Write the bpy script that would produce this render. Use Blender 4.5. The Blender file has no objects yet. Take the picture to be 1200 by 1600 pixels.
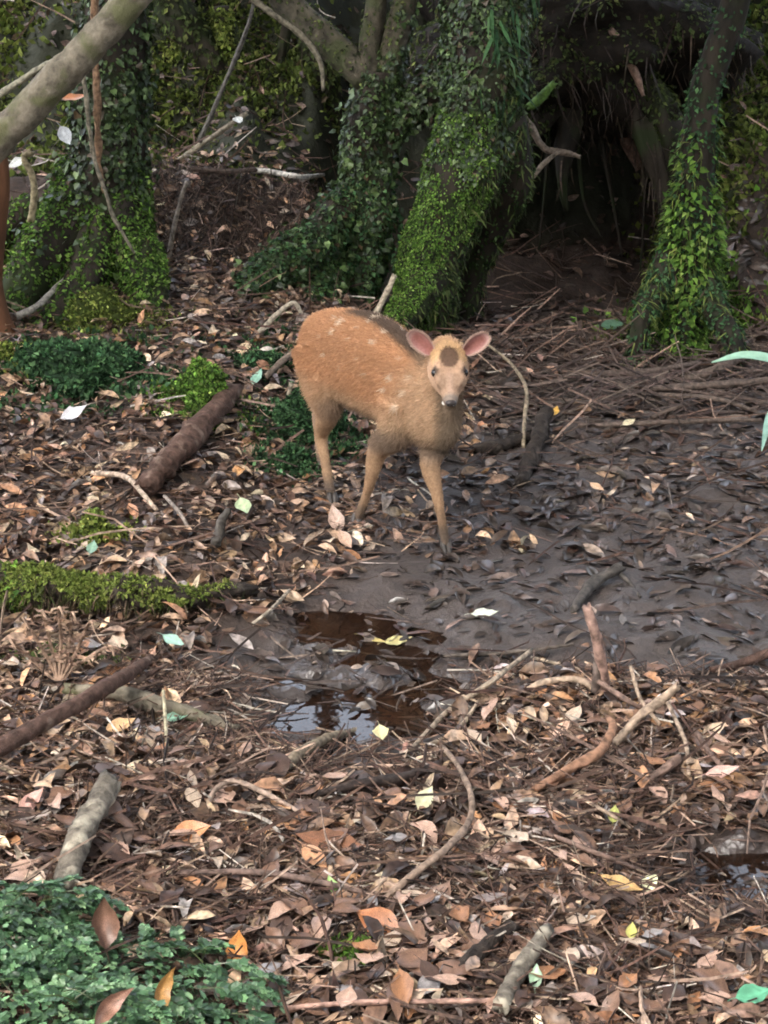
import bpy, math, random
import numpy as np
from mathutils import Vector

random.seed(7)
RNG = np.random.default_rng(7)
SC = bpy.context.scene
COL = SC.collection

# ------------------------------------------------------------------ camera
CAM_H, PITCH, FPX = 1.6, math.radians(19.0), 2980.0      # photo is 1200 x 1600
cam_d = bpy.data.cameras.new('camera')
cam = bpy.data.objects.new('camera', cam_d)
COL.objects.link(cam)
cam.location = (0, 0, CAM_H)
cam.rotation_euler = (math.pi / 2 - PITCH, 0, 0)
cam_d.sensor_fit = 'VERTICAL'
cam_d.sensor_height = 24.0
cam_d.lens = FPX / 1600 * 24.0
cam_d.clip_end = 500
cam_d.clip_start = 0.05
SC.camera = cam

# ------------------------------------------------------------------ light
SUN_EL, SUN_AZ = math.radians(52), math.radians(-142)     # azimuth from +Y, clockwise: over the left shoulder
world = bpy.data.worlds.new('World')
SC.world = world
world.use_nodes = True
nt = world.node_tree
bg = nt.nodes['Background']
sky = nt.nodes.new('ShaderNodeTexSky')
sky.sky_type = 'NISHITA'
sky.sun_disc = False
sky.sun_elevation = SUN_EL
sky.sun_rotation = SUN_AZ
sky.air_density = 1.0
sky.dust_density = 4.0
hs = nt.nodes.new('ShaderNodeHueSaturation')
hs.inputs['Saturation'].default_value = 0.45              # overcast: nearly white sky
nt.links.new(sky.outputs[0], hs.inputs['Color'])
nt.links.new(hs.outputs[0], bg.inputs[0])
bg.inputs[1].default_value = 0.15
sun_d = bpy.data.lights.new('sun', 'SUN')
sun_d.energy = 1.0
sun_d.angle = math.radians(35)
sun_d.color = (1.0, 0.96, 0.9)
sun = bpy.data.objects.new('sun', sun_d)
COL.objects.link(sun)
sd = Vector((math.sin(SUN_AZ) * math.cos(SUN_EL), math.cos(SUN_AZ) * math.cos(SUN_EL), math.sin(SUN_EL)))
sun.rotation_euler = sd.to_track_quat('Z', 'Y').to_euler()
SC.view_settings.view_transform = 'Standard'
SC.view_settings.look = 'None'
SC.view_settings.exposure = 3.6
SC.view_settings.gamma = 1.0
SC.render.engine = 'CYCLES'
SC.cycles.use_denoising = True
SC.cycles.max_bounces = 5
SC.cycles.diffuse_bounces = 3
SC.cycles.glossy_bounces = 2
SC.cycles.transmission_bounces = 3
SC.cycles.transparent_max_bounces = 4
SC.cycles.filter_width = 1.9

# ------------------------------------------------------------------ maths helpers
FW = np.array([0, math.cos(PITCH), -math.sin(PITCH)])
UP = np.array([0, math.sin(PITCH), math.cos(PITCH)])
RT = np.array([1.0, 0, 0])
EYE = np.array([0, 0, CAM_H])


def ray(px, py):
    return FW + RT * ((px - 600) / FPX) + UP * ((800 - py) / FPX)


def at(px, py, Y):
    """the place on the vertical plane y = Y that the photograph shows at (px, py)"""
    d = ray(px, py)
    return EYE + d * (Y / d[1])


def sm(a, b, x):
    t = np.clip((x - a) / (b - a), 0, 1)
    return t * t * (3 - 2 * t)


_perm = np.random.default_rng(3).random((64, 64))


def vn(x, y):
    xi, yi = np.floor(x).astype(int), np.floor(y).astype(int)
    fx, fy = x - xi, y - yi
    fx, fy = fx * fx * (3 - 2 * fx), fy * fy * (3 - 2 * fy)
    g = lambda a, b: _perm[a % 64, b % 64]
    return ((g(xi, yi) * (1 - fx) + g(xi + 1, yi) * fx) * (1 - fy) + (g(xi, yi + 1) * (1 - fx) + g(xi + 1, yi + 1) * fx) * fy) * 2 - 1


def fbm(x, y, o=4):
    r, a = 0, 1.0
    for k in range(o):
        r = r + a * vn(x * 2 ** k + 17 * k, y * 2 ** k + 9 * k)
        a *= 0.5
    return r


def mudmask(x, y):
    """1 on the bare wet mud round the puddle"""
    a = np.exp(-(((x - 0.30) / 0.42) ** 2 + ((y - 4.0) / 0.30) ** 2) ** 1.5)
    b = np.exp(-(((x - 0.80) / 0.40) ** 2 + ((y - 3.75) / 0.22) ** 2) ** 1.5)
    c = np.exp(-(((x + 0.08) / 0.26) ** 2 + ((y - 3.55) / 0.42) ** 2) ** 1.5)
    d = 0.8 * np.exp(-(((x - 0.58) / 0.2) ** 2 + ((y - 2.78) / 0.13) ** 2) ** 1.5)
    n = 0.25 * fbm(x * 5, y * 5, 3)
    return np.clip(np.maximum.reduce([a, b, c, d]) * (1 + n), 0, 1)


def wetmask(x, y):
    """broad band of damp dark leaves reaching back to the trees on the right"""
    a = np.exp(-(((x - 0.75) / 0.85) ** 2 + ((y - 4.6) / 1.0) ** 2) ** 1.6)
    b = sm(0.1, 0.4, x) * sm(4.0, 4.4, y)
    return np.clip(np.maximum.reduce([a, b, mudmask(x, y)]) + 0.15 * fbm(x * 3, y * 3, 3), 0, 1)


PUDDLE = [(-0.10, 3.88, .13, .10), (-0.03, 3.72, .13, .12), (0.06, 3.58, .14, .10), (0.03, 3.42, .12, .09), (-.12, 3.55, .10, .10), (-.20, 3.62, .07, .035), (-.19, 3.44, .08, .04), (-.14, 3.98, .06, .03)]
PUDDLE2 = [(0.47, 2.82, .07, .04), (0.60, 2.84, .10, .05), (0.56, 2.72, .09, .04)]


def puddle_dip(x, y):
    v = np.zeros_like(x)
    for P in (PUDDLE, PUDDLE2):
        for cx, cy, rx, ry in P:
            v = np.maximum(v, np.exp(-(((x - cx) / rx) ** 2 + ((y - cy) / ry) ** 2)))
    return v


def height(x, y):
    x = np.asarray(x, float); y = np.asarray(y, float)
    z = 0.05 * sm(3.35, 2.85, y) * (1 - 0.8 * sm(0.3, 0.48, x) * sm(2.5, 2.65, y) * sm(3.05, 2.95, y))
    z = z + 0.05 * sm(3.3, 2.7, y) * sm(-0.15, -0.6, x)
    L = sm(-0.18, -0.62, x)
    z = z + L * (0.05 * sm(3.7, 4.15, y) + 0.19 * sm(4.4, 6.2, y))
    z = z + 0.16 * sm(4.95, 6.1, y) * np.exp(-((x + 0.22) / 0.2) ** 2)
    wob = 0.06 * fbm(x * 3 + 4, y * 0 + 2, 3)
    z = z + 0.26 * sm(6.46, 6.92, y + wob) * sm(-0.12, -0.3, x)
    # ground climbs behind the trees; a low hollow stays open under the perched tree
    hol = sm(0.18, 0.34, x) * sm(1.25, 1.05, x)
    yb = 6.95 + 1.15 * hol
    z = z + (0.9 + 0.15 * fbm(x * 1.3, y * 1.3, 3)) * sm(0, 1.7 - 1.1 * hol, y - yb) + 0.28 * np.clip(y - yb - 1.0, 0, 30)
    z = z + 0.10 * sm(6.0, 7.0, y) * sm(1.0, 1.4, x)
    z = z + 0.35 * sm(1.5, 6, np.abs(x)) * sm(2, 7, y)
    z = z + 0.50 * sm(1.08, 1.35, x) * sm(6.45, 7.0, y)
    m = mudmask(x, y)
    fawn = np.exp(-(((x) / 0.35) ** 2 + ((y - 4.65) / 0.45) ** 2))
    amp = (1 - 0.75 * m) * (1 - 0.75 * fawn)
    z = z + amp * (0.028 * fbm(x * 2.3, y * 2.3, 3) + 0.012 * fbm(x * 9, y * 9, 3))
    z = z + m * 0.016 * fbm(x * 9, y * 9, 4)
    pd = puddle_dip(x, y)
    z = z - 0.05 * pd * (1 + .75 * fbm(x * 9 + 3, y * 9, 3))
    z = z + .017 * sm(.03, .25, pd) * sm(1.0, .6, pd) * fbm(x * 13, y * 15, 2)
    z = z + .09 * sm(6.95, 7.4, y) * fbm(x * 4 + 2, y * 4, 3)
    return z


def hnorm(x, y, e=0.03):
    dx = (height(x + e, y) - height(x - e, y)) / (2 * e)
    dy = (height(x, y + e) - height(x, y - e)) / (2 * e)
    n = np.stack([-dx, -dy, np.ones_like(dx)], -1)
    return n / np.linalg.norm(n, axis=-1, keepdims=True)


def ground_at(px, py, lift=0.0):
    d = ray(px, py)
    t = np.linspace(1.8, 14, 4000)
    P = EYE + d * t[:, None]
    hit = np.nonzero(P[:, 2] <= height(P[:, 0], P[:, 1]) + lift)[0]
    return P[hit[0]] if len(hit) else P[-1]


def norm(v):
    return v / np.maximum(np.linalg.norm(v, axis=-1, keepdims=True), 1e-9)


# ------------------------------------------------------------------ mesh builder
class MB:
    def __init__(s):
        s.V, s.F, s.C, s.n = [], [], [], 0

    def add(s, V, faces, col=None):
        V = np.asarray(V, float).reshape(-1, 3)
        for f in (faces if isinstance(faces, (list, tuple)) else [faces]):
            f = np.asarray(f, int)
            if f.size:
                s.F.append(f + s.n)
        s.V.append(V)
        if col is None:
            col = (0.5, 0.5, 0.5)
        col = np.broadcast_to(np.asarray(col, float), (len(V), 3))
        s.C.append(col)
        s.n += len(V)
        return s

    def mesh(s, name, mat, smooth=True):
        me = bpy.data.meshes.new(name)
        V = np.concatenate(s.V); C = np.concatenate(s.C)
        loops = np.concatenate([f.ravel() for f in s.F])
        tot = np.concatenate([np.full(len(f), f.shape[1]) for f in s.F])
        me.vertices.add(len(V)); me.vertices.foreach_set('co', V.astype(np.float32).ravel())
        me.loops.add(len(loops)); me.loops.foreach_set('vertex_index', loops.astype(np.int32))
        me.polygons.add(len(tot))
        me.polygons.foreach_set('loop_start', np.concatenate([[0], np.cumsum(tot)[:-1]]).astype(np.int32))
        me.polygons.foreach_set('loop_total', tot.astype(np.int32))
        me.polygons.foreach_set('use_smooth', np.full(len(tot), smooth))
        at_ = me.attributes.new('col', 'FLOAT_COLOR', 'POINT')
        at_.data.foreach_set('color', np.concatenate([C, np.ones((len(C), 1))], 1).astype(np.float32).ravel())
        me.update(calc_edges=True)
        me.materials.append(mat)
        return me

    def obj(s, name, mat, parent=None, smooth=True):
        return link(name, s.mesh(name, mat, smooth), parent)


def link(name, data, parent=None):
    o = bpy.data.objects.new(name, data)
    COL.objects.link(o)
    if parent is not None:
        o.parent = parent
    return o


def tag(o, label=None, cat=None, group=None, kind=None):
    for k, v in (('label', label), ('category', cat), ('group', group), ('kind', kind)):
        if v:
            o[k] = v
    return o


def thing(name, label, cat, group=None):
    return tag(link(name, None), label, cat, group)


def catmull(P, n):
    P = np.asarray(P, float)
    if len(P) == 2:
        t = np.linspace(0, 1, n)[:, None]
        return P[0] * (1 - t) + P[1] * t
    Q = np.vstack([2 * P[0] - P[1], P, 2 * P[-1] - P[-2]])
    u = np.linspace(0, len(P) - 1 - 1e-9, n)
    i = u.astype(int); f = (u - i)[:, None]
    a, b, c, d = Q[i], Q[i + 1], Q[i + 2], Q[i + 3]
    return 0.5 * (2 * b + (c - a) * f + (2 * a - 5 * b + 4 * c - d) * f ** 2 + (3 * b - a - 3 * c + d) * f ** 3)


def tube(P, R, seg=12, n=None, lump=0.0, freq=6.0, cap=True, seed=0, flute=0.0):
    """a tapering tube along P (k,3) with radii R; returns V, [quads, tris]"""
    P = np.asarray(P, float); R = np.asarray(R, float)
    if n is None:
        n = max(4, 6 * (len(P) - 1))
    if len(R) == 1:
        R = np.repeat(R, len(P))
    C = catmull(P, n)
    r = np.interp(np.linspace(0, len(P) - 1, n), np.arange(len(P)), R)
    T = norm(np.gradient(C, axis=0))
    ref = np.array([0, 0, 1.0]) if abs(T[:, 2]).mean() < 0.8 else np.array([1.0, 0, 0])
    N = norm(np.cross(np.cross(T, ref), T)); B = np.cross(T, N)
    a = np.linspace(0, 2 * np.pi, seg, endpoint=False)
    L = np.concatenate([[0], np.cumsum(np.linalg.norm(np.diff(C, axis=0), axis=1))])
    rr = np.repeat(r[:, None], seg, 1)
    if lump:
        ca, sa = np.cos(a)[None], np.sin(a)[None]
        rr = rr * (1 + lump * fbm(L[:, None] * freq + ca * 1.1 + seed * 3.7, sa * 1.1 + L[:, None] * freq * 0.6 + seed, 3))
    if flute:
        rr = rr * (1 + flute * np.cos(a * 5 + seed)[None])
    V = C[:, None] + rr[..., None] * (np.cos(a)[None, :, None] * N[:, None] + np.sin(a)[None, :, None] * B[:, None])
    i = np.arange(n - 1)[:, None] * seg; j = np.arange(seg)[None]; k = (j + 1) % seg
    Q = np.stack([i + j, i + k, i + seg + k, i + seg + j], -1).reshape(-1, 4)
    V = V.reshape(-1, 3)
    F = [Q]
    if cap:
        m = len(V)
        V = np.vstack([V, C[0] , C[-1] ])
        j = j[0]; k = k[0]
        F.append(np.vstack([np.stack([np.full(seg, m), k, j], -1), np.stack([np.full(seg, m + 1), (n - 1) * seg + j, (n - 1) * seg + k], -1)]))
    return V, F


def sample(V, Q, n, rng=RNG):
    """n random points with normals on quads or tris Q"""
    a, b, c = V[Q[:, 0]], V[Q[:, 1]], V[Q[:, 2]]
    N = np.cross(b - a, c - a)
    w = np.linalg.norm(N, axis=1); w = w / w.sum()
    f = rng.choice(len(Q), n, p=w)
    u, v = rng.random((2, n, 1))
    if Q.shape[1] == 4:
        d = V[Q[:, 3]]
        p = (a[f] * (1 - u) + b[f] * u) * (1 - v) + (d[f] * (1 - u) + c[f] * u) * v
    else:
        fl = (u + v) > 1
        u = np.where(fl, 1 - u, u); v = np.where(fl, 1 - v, v)
        p = a[f] + (b[f] - a[f]) * u + (c[f] - a[f]) * v
    return p, norm(N[f])


# leaf templates lie in the xy plane, base at origin, tip along +y, unit length
T_KITE = (np.array([[0, 0, 0], [-.30, .45, .06], [0, 1, 0], [.30, .45, .06]]), [np.array([[0, 3, 2, 1]])])
T_BLADE = (np.array([[-.09, 0, 0], [.09, 0, 0], [.11, .5, .03], [-.11, .5, .03], [0, 1, 0]]), [np.array([[0, 1, 2, 3]]), np.array([[3, 2, 4]])])
T_IVY = (np.array([[0, 0, 0], [-.34, -.06, .02], [-.46, .28, .07], [0, 1, -.04], [.46, .28, .07], [.34, -.06, .02], [0, .35, 0]]),
         [np.array([[6, 0, 5], [6, 5, 4], [6, 4, 3], [6, 3, 2], [6, 2, 1], [6, 1, 0]])])


_a = np.radians([-90, -40, -5, 30, 60, 90, 120, 150, 185, 220]); _r = np.array([.5, .46, .40, .52, .36, .55, .36, .52, .40, .46])
T_LOBE = (np.vstack([[[0, .5, -.06]], np.stack([np.cos(_a) * _r, .5 + np.sin(_a) * _r, .05 * np.cos(_a) ** 2], -1)]), [np.array([[0, 1 + k, 1 + (k + 1) % 10] for k in range(10)])])


def litter_leaf():
    st = [(0.12, .10), (.34, .23), (.62, .22), (.85, .11)]
    V = [[0, 0, 0]]
    for y, w in st:
        V += [[-w, y, .05], [0, y, 0], [w, y, .05]]
    V.append([0, 1, 0])
    V = np.array(V)
    q = []
    for s_ in range(3):
        o = 1 + 3 * s_
        q += [[o, o + 1, o + 4, o + 3], [o + 1, o + 2, o + 5, o + 4]]
    t = [[0, 2, 1], [0, 3, 2], [10, 11, 13], [11, 12, 13]]
    return V, [np.array(q), np.array(t)]


T_LEAF = litter_leaf()


def frames(nrm, tip):
    """rotation with local z = nrm and local y as near tip as possible; (k,3,3) columns x,y,z"""
    z = norm(nrm)
    y = norm(tip - (tip * z).sum(-1, keepdims=True) * z)
    x = np.cross(y, z)
    return np.stack([x, y, z], -1)


def scatter(mb, tpl, pos, fr, size, col, width=None, curl=None, roll=None, twist=None, shade=0.0):
    T, F = tpl
    k = len(pos)
    V = np.repeat(T[None], k, 0).copy()
    w = np.ones(k) if width is None else width
    V[..., 0] *= w[:, None]
    if roll is not None:
        V[..., 2] += roll[:, None] * V[..., 0] ** 2
    if curl is not None:
        V[..., 2] += curl[:, None] * (V[..., 1] - .5) ** 2
        V[..., 2] -= (curl * .25)[:, None]
    if twist is not None:
        V[..., 2] += twist[:, None] * V[..., 0] * (V[..., 1] - .4)
    V = V * np.asarray(size)[:, None, None]
    V = np.einsum('kij,kvj->kvi', fr, V) + pos[:, None]
    n = T.shape[0]
    off = (np.arange(k) * n)[:, None, None]
    c = np.repeat(col[:, None], n, 1)
    if shade:
        c = c * (1 + shade * (RNG.random((k, n, 1)) - .5))
    mb.add(V.reshape(-1, 3), [(f[None] + off).reshape(-1, f.shape[1]) for f in F], c.reshape(-1, 3))


def pick(pal, n, rng=RNG, jit=0.25):
    """colours from a weighted palette with per-item jitter"""
    w = np.array([p[0] for p in pal], float); w /= w.sum()
    c = np.array([p[1] for p in pal], float)[rng.choice(len(pal), n, p=w)]
    return np.clip(c * np.exp(rng.normal(0, jit, (n, 1))) * np.exp(rng.normal(0, jit * .10, (n, 3))), 0.002, 0.85)


# ------------------------------------------------------------------ materials
def new_mat(name):
    m = bpy.data.materials.new(name)
    m.use_nodes = True
    return m, m.node_tree, m.node_tree.nodes['Principled BSDF']


def mat_leaf(name, rough=.45, spec=.4, trans=0.0, mottle=.35, mscale=90.0, bump=0.0):
    """takes the leaf's own colour from 'col'; fine mottling; a little light passes through"""
    m, t, b = new_mat(name)
    a = t.nodes.new('ShaderNodeAttribute'); a.attribute_name = 'col'
    tc = t.nodes.new('ShaderNodeTexCoord')
    nz = t.nodes.new('ShaderNodeTexNoise'); nz.inputs['Scale'].default_value = mscale; nz.inputs['Detail'].default_value = 3
    t.links.new(tc.outputs['Object'], nz.inputs['Vector'])
    mr = t.nodes.new('ShaderNodeMapRange')
    mr.inputs['From Min'].default_value = .3; mr.inputs['From Max'].default_value = .7
    mr.inputs['To Min'].default_value = 1 - mottle; mr.inputs['To Max'].default_value = 1 + mottle
    t.links.new(nz.outputs[0], mr.inputs['Value'])
    mx = t.nodes.new('ShaderNodeVectorMath'); mx.operation = 'SCALE'
    t.links.new(a.outputs['Color'], mx.inputs[0]); t.links.new(mr.outputs[0], mx.inputs['Scale'])
    t.links.new(mx.outputs[0], b.inputs['Base Color'])
    b.inputs['Roughness'].default_value = rough
    b.inputs['Specular IOR Level'].default_value = spec
    if bump:
        bp = t.nodes.new('ShaderNodeBump'); bp.inputs['Strength'].default_value = bump; bp.inputs['Distance'].default_value = .004
        t.links.new(nz.outputs[0], bp.inputs['Height']); t.links.new(bp.outputs[0], b.inputs['Normal'])
    if trans:
        tr = t.nodes.new('ShaderNodeBsdfTranslucent'); t.links.new(mx.outputs[0], tr.inputs['Color'])
        ms = t.nodes.new('ShaderNodeMixShader'); ms.inputs[0].default_value = trans
        t.links.new(b.outputs[0], ms.inputs[1]); t.links.new(tr.outputs[0], ms.inputs[2])
        t.links.new(ms.outputs[0], t.nodes['Material Output'].inputs['Surface'])
    return m


def mat_bark(name, c1, c2, c3=None, scale=14, rough=.8, bump=.6, stretch=(1, 1, .35), moss=0.35):
    m, t, b = new_mat(name)
    tc = t.nodes.new('ShaderNodeTexCoord')
    mp = t.nodes.new('ShaderNodeMapping'); mp.inputs['Scale'].default_value = stretch
    t.links.new(tc.outputs['Object'], mp.inputs['Vector'])
    nz = t.nodes.new('ShaderNodeTexNoise'); nz.inputs['Scale'].default_value = scale; nz.inputs['Detail'].default_value = 8; nz.inputs['Roughness'].default_value = .65
    t.links.new(mp.outputs[0], nz.inputs['Vector'])
    cr = t.nodes.new('ShaderNodeValToRGB')
    cr.color_ramp.elements[0].position = .32; cr.color_ramp.elements[0].color = (*c1, 1)
    cr.color_ramp.elements[1].position = .68; cr.color_ramp.elements[1].color = (*c2, 1)
    t.links.new(nz.outputs[0], cr.inputs[0])
    out = cr.outputs[0]
    if c3:
        n2 = t.nodes.new('ShaderNodeTexNoise'); n2.inputs['Scale'].default_value = scale * .45; n2.inputs['Detail'].default_value = 5
        t.links.new(tc.outputs['Object'], n2.inputs['Vector'])
        r2 = t.nodes.new('ShaderNodeValToRGB'); r2.color_ramp.elements[0].position = .62 - moss * .4; r2.color_ramp.elements[1].position = .72 - moss * .3
        t.links.new(n2.outputs[0], r2.inputs[0])
        mx = t.nodes.new('ShaderNodeMix'); mx.data_type = 'RGBA'
        t.links.new(r2.outputs[0], mx.inputs['Factor']); t.links.new(out, mx.inputs[6]); mx.inputs[7].default_value = (*c3, 1)
        out = mx.outputs[2]
    t.links.new(out, b.inputs['Base Color'])
    b.inputs['Roughness'].default_value = rough
    b.inputs['Specular IOR Level'].default_value = .25
    bp = t.nodes.new('ShaderNodeBump'); bp.inputs['Strength'].default_value = bump; bp.inputs['Distance'].default_value = .012
    t.links.new(nz.outputs[0], bp.inputs['Height']); t.links.new(bp.outputs[0], b.inputs['Normal'])
    return m


def mat_ground():
    m, t, b = new_mat('forest_soil')
    a = t.nodes.new('ShaderNodeAttribute'); a.attribute_name = 'col'      # r: bare mud, g: mossy back slope, b: water film
    sp = t.nodes.new('ShaderNodeSeparateColor'); t.links.new(a.outputs['Color'], sp.inputs[0])
    tc = t.nodes.new('ShaderNodeTexCoord')
    nz = t.nodes.new('ShaderNodeTexNoise'); nz.inputs['Scale'].default_value = 26; nz.inputs['Detail'].default_value = 8; nz.inputs['Roughness'].default_value = .7
    t.links.new(tc.outputs['Object'], nz.inputs['Vector'])
    d = t.nodes.new('ShaderNodeValToRGB')
    d.color_ramp.elements[0].position = .3; d.color_ramp.elements[0].color = (.018, .011, .008, 1)
    d.color_ramp.elements[1].position = .7; d.color_ramp.elements[1].color = (.062, .038, .026, 1)
    t.links.new(nz.outputs[0], d.inputs[0])
    w = t.nodes.new('ShaderNodeValToRGB')
    w.color_ramp.elements[0].position = .3; w.color_ramp.elements[0].color = (.062, .051, .047, 1)
    w.color_ramp.elements[1].position = .72; w.color_ramp.elements[1].color = (.098, .082, .075, 1)
    t.links.new(nz.outputs[0], w.inputs[0])
    mx = t.nodes.new('ShaderNodeMix'); mx.data_type = 'RGBA'
    t.links.new(sp.outputs[0], mx.inputs['Factor']); t.links.new(d.outputs[0], mx.inputs[6]); t.links.new(w.outputs[0], mx.inputs[7])
    m2 = t.nodes.new('ShaderNodeMix'); m2.data_type = 'RGBA'; m2.inputs[7].default_value = (.020, .022, .010, 1)
    t.links.new(sp.outputs[1], m2.inputs['Factor']); t.links.new(mx.outputs[2], m2.inputs[6])
    t.links.new(m2.outputs[2], b.inputs['Base Color'])
    mr = t.nodes.new('ShaderNodeMapRange'); mr.inputs['To Min'].default_value = .85; mr.inputs['To Max'].default_value = .36
    t.links.new(sp.outputs[0], mr.inputs['Value'])
    n3 = t.nodes.new('ShaderNodeTexNoise'); n3.inputs['Scale'].default_value = 7; n3.inputs['Detail'].default_value = 4
    t.links.new(tc.outputs['Object'], n3.inputs['Vector'])
    ad = t.nodes.new('ShaderNodeMath'); ad.operation = 'MULTIPLY_ADD'
    t.links.new(n3.outputs[0], ad.inputs[0]); ad.inputs[1].default_value = .3
    sb = t.nodes.new('ShaderNodeMath'); sb.operation = 'SUBTRACT'; t.links.new(mr.outputs[0], sb.inputs[0]); sb.inputs[1].default_value = .15
    t.links.new(sb.outputs[0], ad.inputs[2])
    # B channel: water film by the puddle
    wf = t.nodes.new('ShaderNodeMath'); wf.operation = 'MULTIPLY'; t.links.new(sp.outputs[2], wf.inputs[0]); wf.inputs[1].default_value = .32
    s2 = t.nodes.new('ShaderNodeMath'); s2.operation = 'SUBTRACT'; s2.use_clamp = True
    t.links.new(ad.outputs[0], s2.inputs[0]); t.links.new(wf.outputs[0], s2.inputs[1])
    t.links.new(s2.outputs[0], b.inputs['Roughness'])
    b.inputs['Specular IOR Level'].default_value = .5
    n4 = t.nodes.new('ShaderNodeTexNoise'); n4.inputs['Scale'].default_value = 70; n4.inputs['Detail'].default_value = 6
    t.links.new(tc.outputs['Object'], n4.inputs['Vector'])
    bp = t.nodes.new('ShaderNodeBump'); bp.inputs['Strength'].default_value = .55; bp.inputs['Distance'].default_value = .010
    n5 = t.nodes.new('ShaderNodeTexNoise'); n5.inputs['Scale'].default_value = 24; n5.inputs['Detail'].default_value = 2
    t.links.new(tc.outputs['Object'], n5.inputs['Vector'])
    ml = t.nodes.new('ShaderNodeMath'); ml.operation = 'MULTIPLY'; t.links.new(n5.outputs[0], ml.inputs[0]); t.links.new(sp.outputs[2], ml.inputs[1])
    m4 = t.nodes.new('ShaderNodeMath'); m4.operation = 'MULTIPLY_ADD'; t.links.new(ml.outputs[0], m4.inputs[0]); m4.inputs[1].default_value = 4.0; t.links.new(n4.outputs[0], m4.inputs[2])
    t.links.new(m4.outputs[0], bp.inputs['Height']); t.links.new(bp.outputs[0], b.inputs['Normal'])
    return m


def mat_water():
    m, t, b = new_mat('tea_brown_water')
    b.inputs['Base Color'].default_value = (.017, .0075, .0038, 1)
    b.inputs['Roughness'].default_value = .04
    b.inputs['IOR'].default_value = 1.33
    b.inputs['Alpha'].default_value = .80
    tc = t.nodes.new('ShaderNodeTexCoord')
    nz = t.nodes.new('ShaderNodeTexNoise'); nz.inputs['Scale'].default_value = 22; nz.inputs['Detail'].default_value = 2
    t.links.new(tc.outputs['Object'], nz.inputs['Vector'])
    bp = t.nodes.new('ShaderNodeBump'); bp.inputs['Strength'].default_value = .12; bp.inputs['Distance'].default_value = .004
    t.links.new(nz.outputs[0], bp.inputs['Height']); t.links.new(bp.outputs[0], b.inputs['Normal'])
    return m


M_GROUND = mat_ground()
M_WATER = mat_water()
M_LITTER = mat_leaf('dead_leaf', .42, .45, 0.0, .65, 85)
M_WETLEAF = mat_leaf('wet_leaf', .28, .5, 0.0, .5, 70)
M_FRESH = mat_leaf('fresh_leaf', .35, .5, .2, .12, 60)
M_IVY = mat_leaf('ivy_leaf', .42, .4, .12, .2, 60)
M_MOSS = mat_leaf('moss', .75, .2, .25, .2, 60)
M_TWIG = mat_leaf('twig', .7, .3, 0, .6, 75, .8)
M_BARKDARK = mat_bark('damp_bark', (.010, .008, .006), (.045, .034, .024), (.022, .030, .010))
M_BARKGREY = mat_bark('grey_green_bark', (.075, .064, .046), (.29, .25, .185), (.13, .13, .065), scale=26, moss=.22, bump=1.0, stretch=(1, 1, 1))
M_BARKSTEM = mat_bark('dim_olive_bark', (.030, .026, .018), (.115, .098, .068), (.06, .066, .030), scale=26, moss=.3, bump=1.0, stretch=(1, 1, 1))
M_BARKORANGE = mat_bark('smooth_orange_bark', (.085, .038, .019), (.19, .085, .042), None, scale=16, bump=.5)
M_BARKRED = mat_bark('reddish_bark', (.035, .018, .012), (.17, .10, .075), (.24, .17, .13), scale=48, stretch=(1, 1, 1), moss=.12, bump=1.0)
M_BARKBROWN = mat_bark('black_brown_bark', (.012, .009, .007), (.060, .044, .034), (.10, .08, .065), scale=50, stretch=(1, 1, 1), moss=.12, bump=1.0)
M_BARKPALE = mat_bark('mottled_grey_bark', (.045, .037, .028), (.25, .215, .17), (.44, .39, .30), scale=55, stretch=(1, 1, 1), moss=.25)
M_SOIL = mat_bark('root_soil', (.006, .004, .003), (.022, .015, .010), None, scale=20, stretch=(1, 1, 1))

# palettes (real albedo)
PAL_DRY = [(3, (.34, .225, .145)), (4, (.18, .105, .064)), (5, (.085, .050, .034)), (1.2, (.28, .145, .07)), (1.0, (.22, .18, .16)), (.6, (.46, .35, .26)), (4, (.045, .028, .022))]
PAL_TOP = [(4, (.40, .27, .18)), (2.5, (.54, .41, .28)), (2, (.36, .20, .11)), (1.5, (.30, .26, .245)), (3, (.22, .13, .09))]
PAL_WET = [(4, (.075, .055, .046)), (5, (.048, .036, .030)), (2, (.12, .090, .075)), (.3, (.25, .18, .14)), (1, (.07, .038, .026))]
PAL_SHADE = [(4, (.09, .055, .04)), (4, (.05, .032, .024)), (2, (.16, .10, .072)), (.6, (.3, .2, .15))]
PAL_TWIG = [(4, (.075, .042, .030)), (3, (.12, .075, .054)), (3, (.035, .022, .017)), (1.2, (.30, .21, .155)), (.6, (.38, .33, .28))]
PAL_IVY = [(4, (.018, .032, .010)), (3, (.036, .062, .018)), (2, (.062, .100, .030)), (1.0, (.11, .16, .060)), (.5, (.06, .04, .02))]
PAL_MOSS = [(3, (.055, .110, .018)), (3, (.095, .180, .028)), (2, (.15, .25, .045)), (1, (.028, .055, .012)), (.8, (.22, .31, .08))]
PAL_MOSSB = [(3, (.030, .070, .030)), (3, (.045, .10, .040)), (1.5, (.075, .145, .06)), (1, (.018, .04, .016))]
PAL_MOSSY = [(3, (.10, .135, .026)), (3, (.16, .20, .042)), (2, (.22, .25, .065)), (1, (.05, .065, .016))]
PAL_OLIVE = [(3, (.042, .060, .018)), (3, (.070, .092, .028)), (1.5, (.12, .14, .042)), (1.5, (.022, .026, .011))]
PAL_MOUND = [(3, (.075, .105, .024)), (3, (.125, .16, .04)), (2, (.20, .24, .06)), (1.5, (.025, .030, .012)), (.8, (.10, .07, .045))]

# ------------------------------------------------------------------ ground
def axis(parts):
    return np.unique(np.concatenate([np.linspace(a, b, n) for a, b, n in parts]).round(5))


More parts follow.
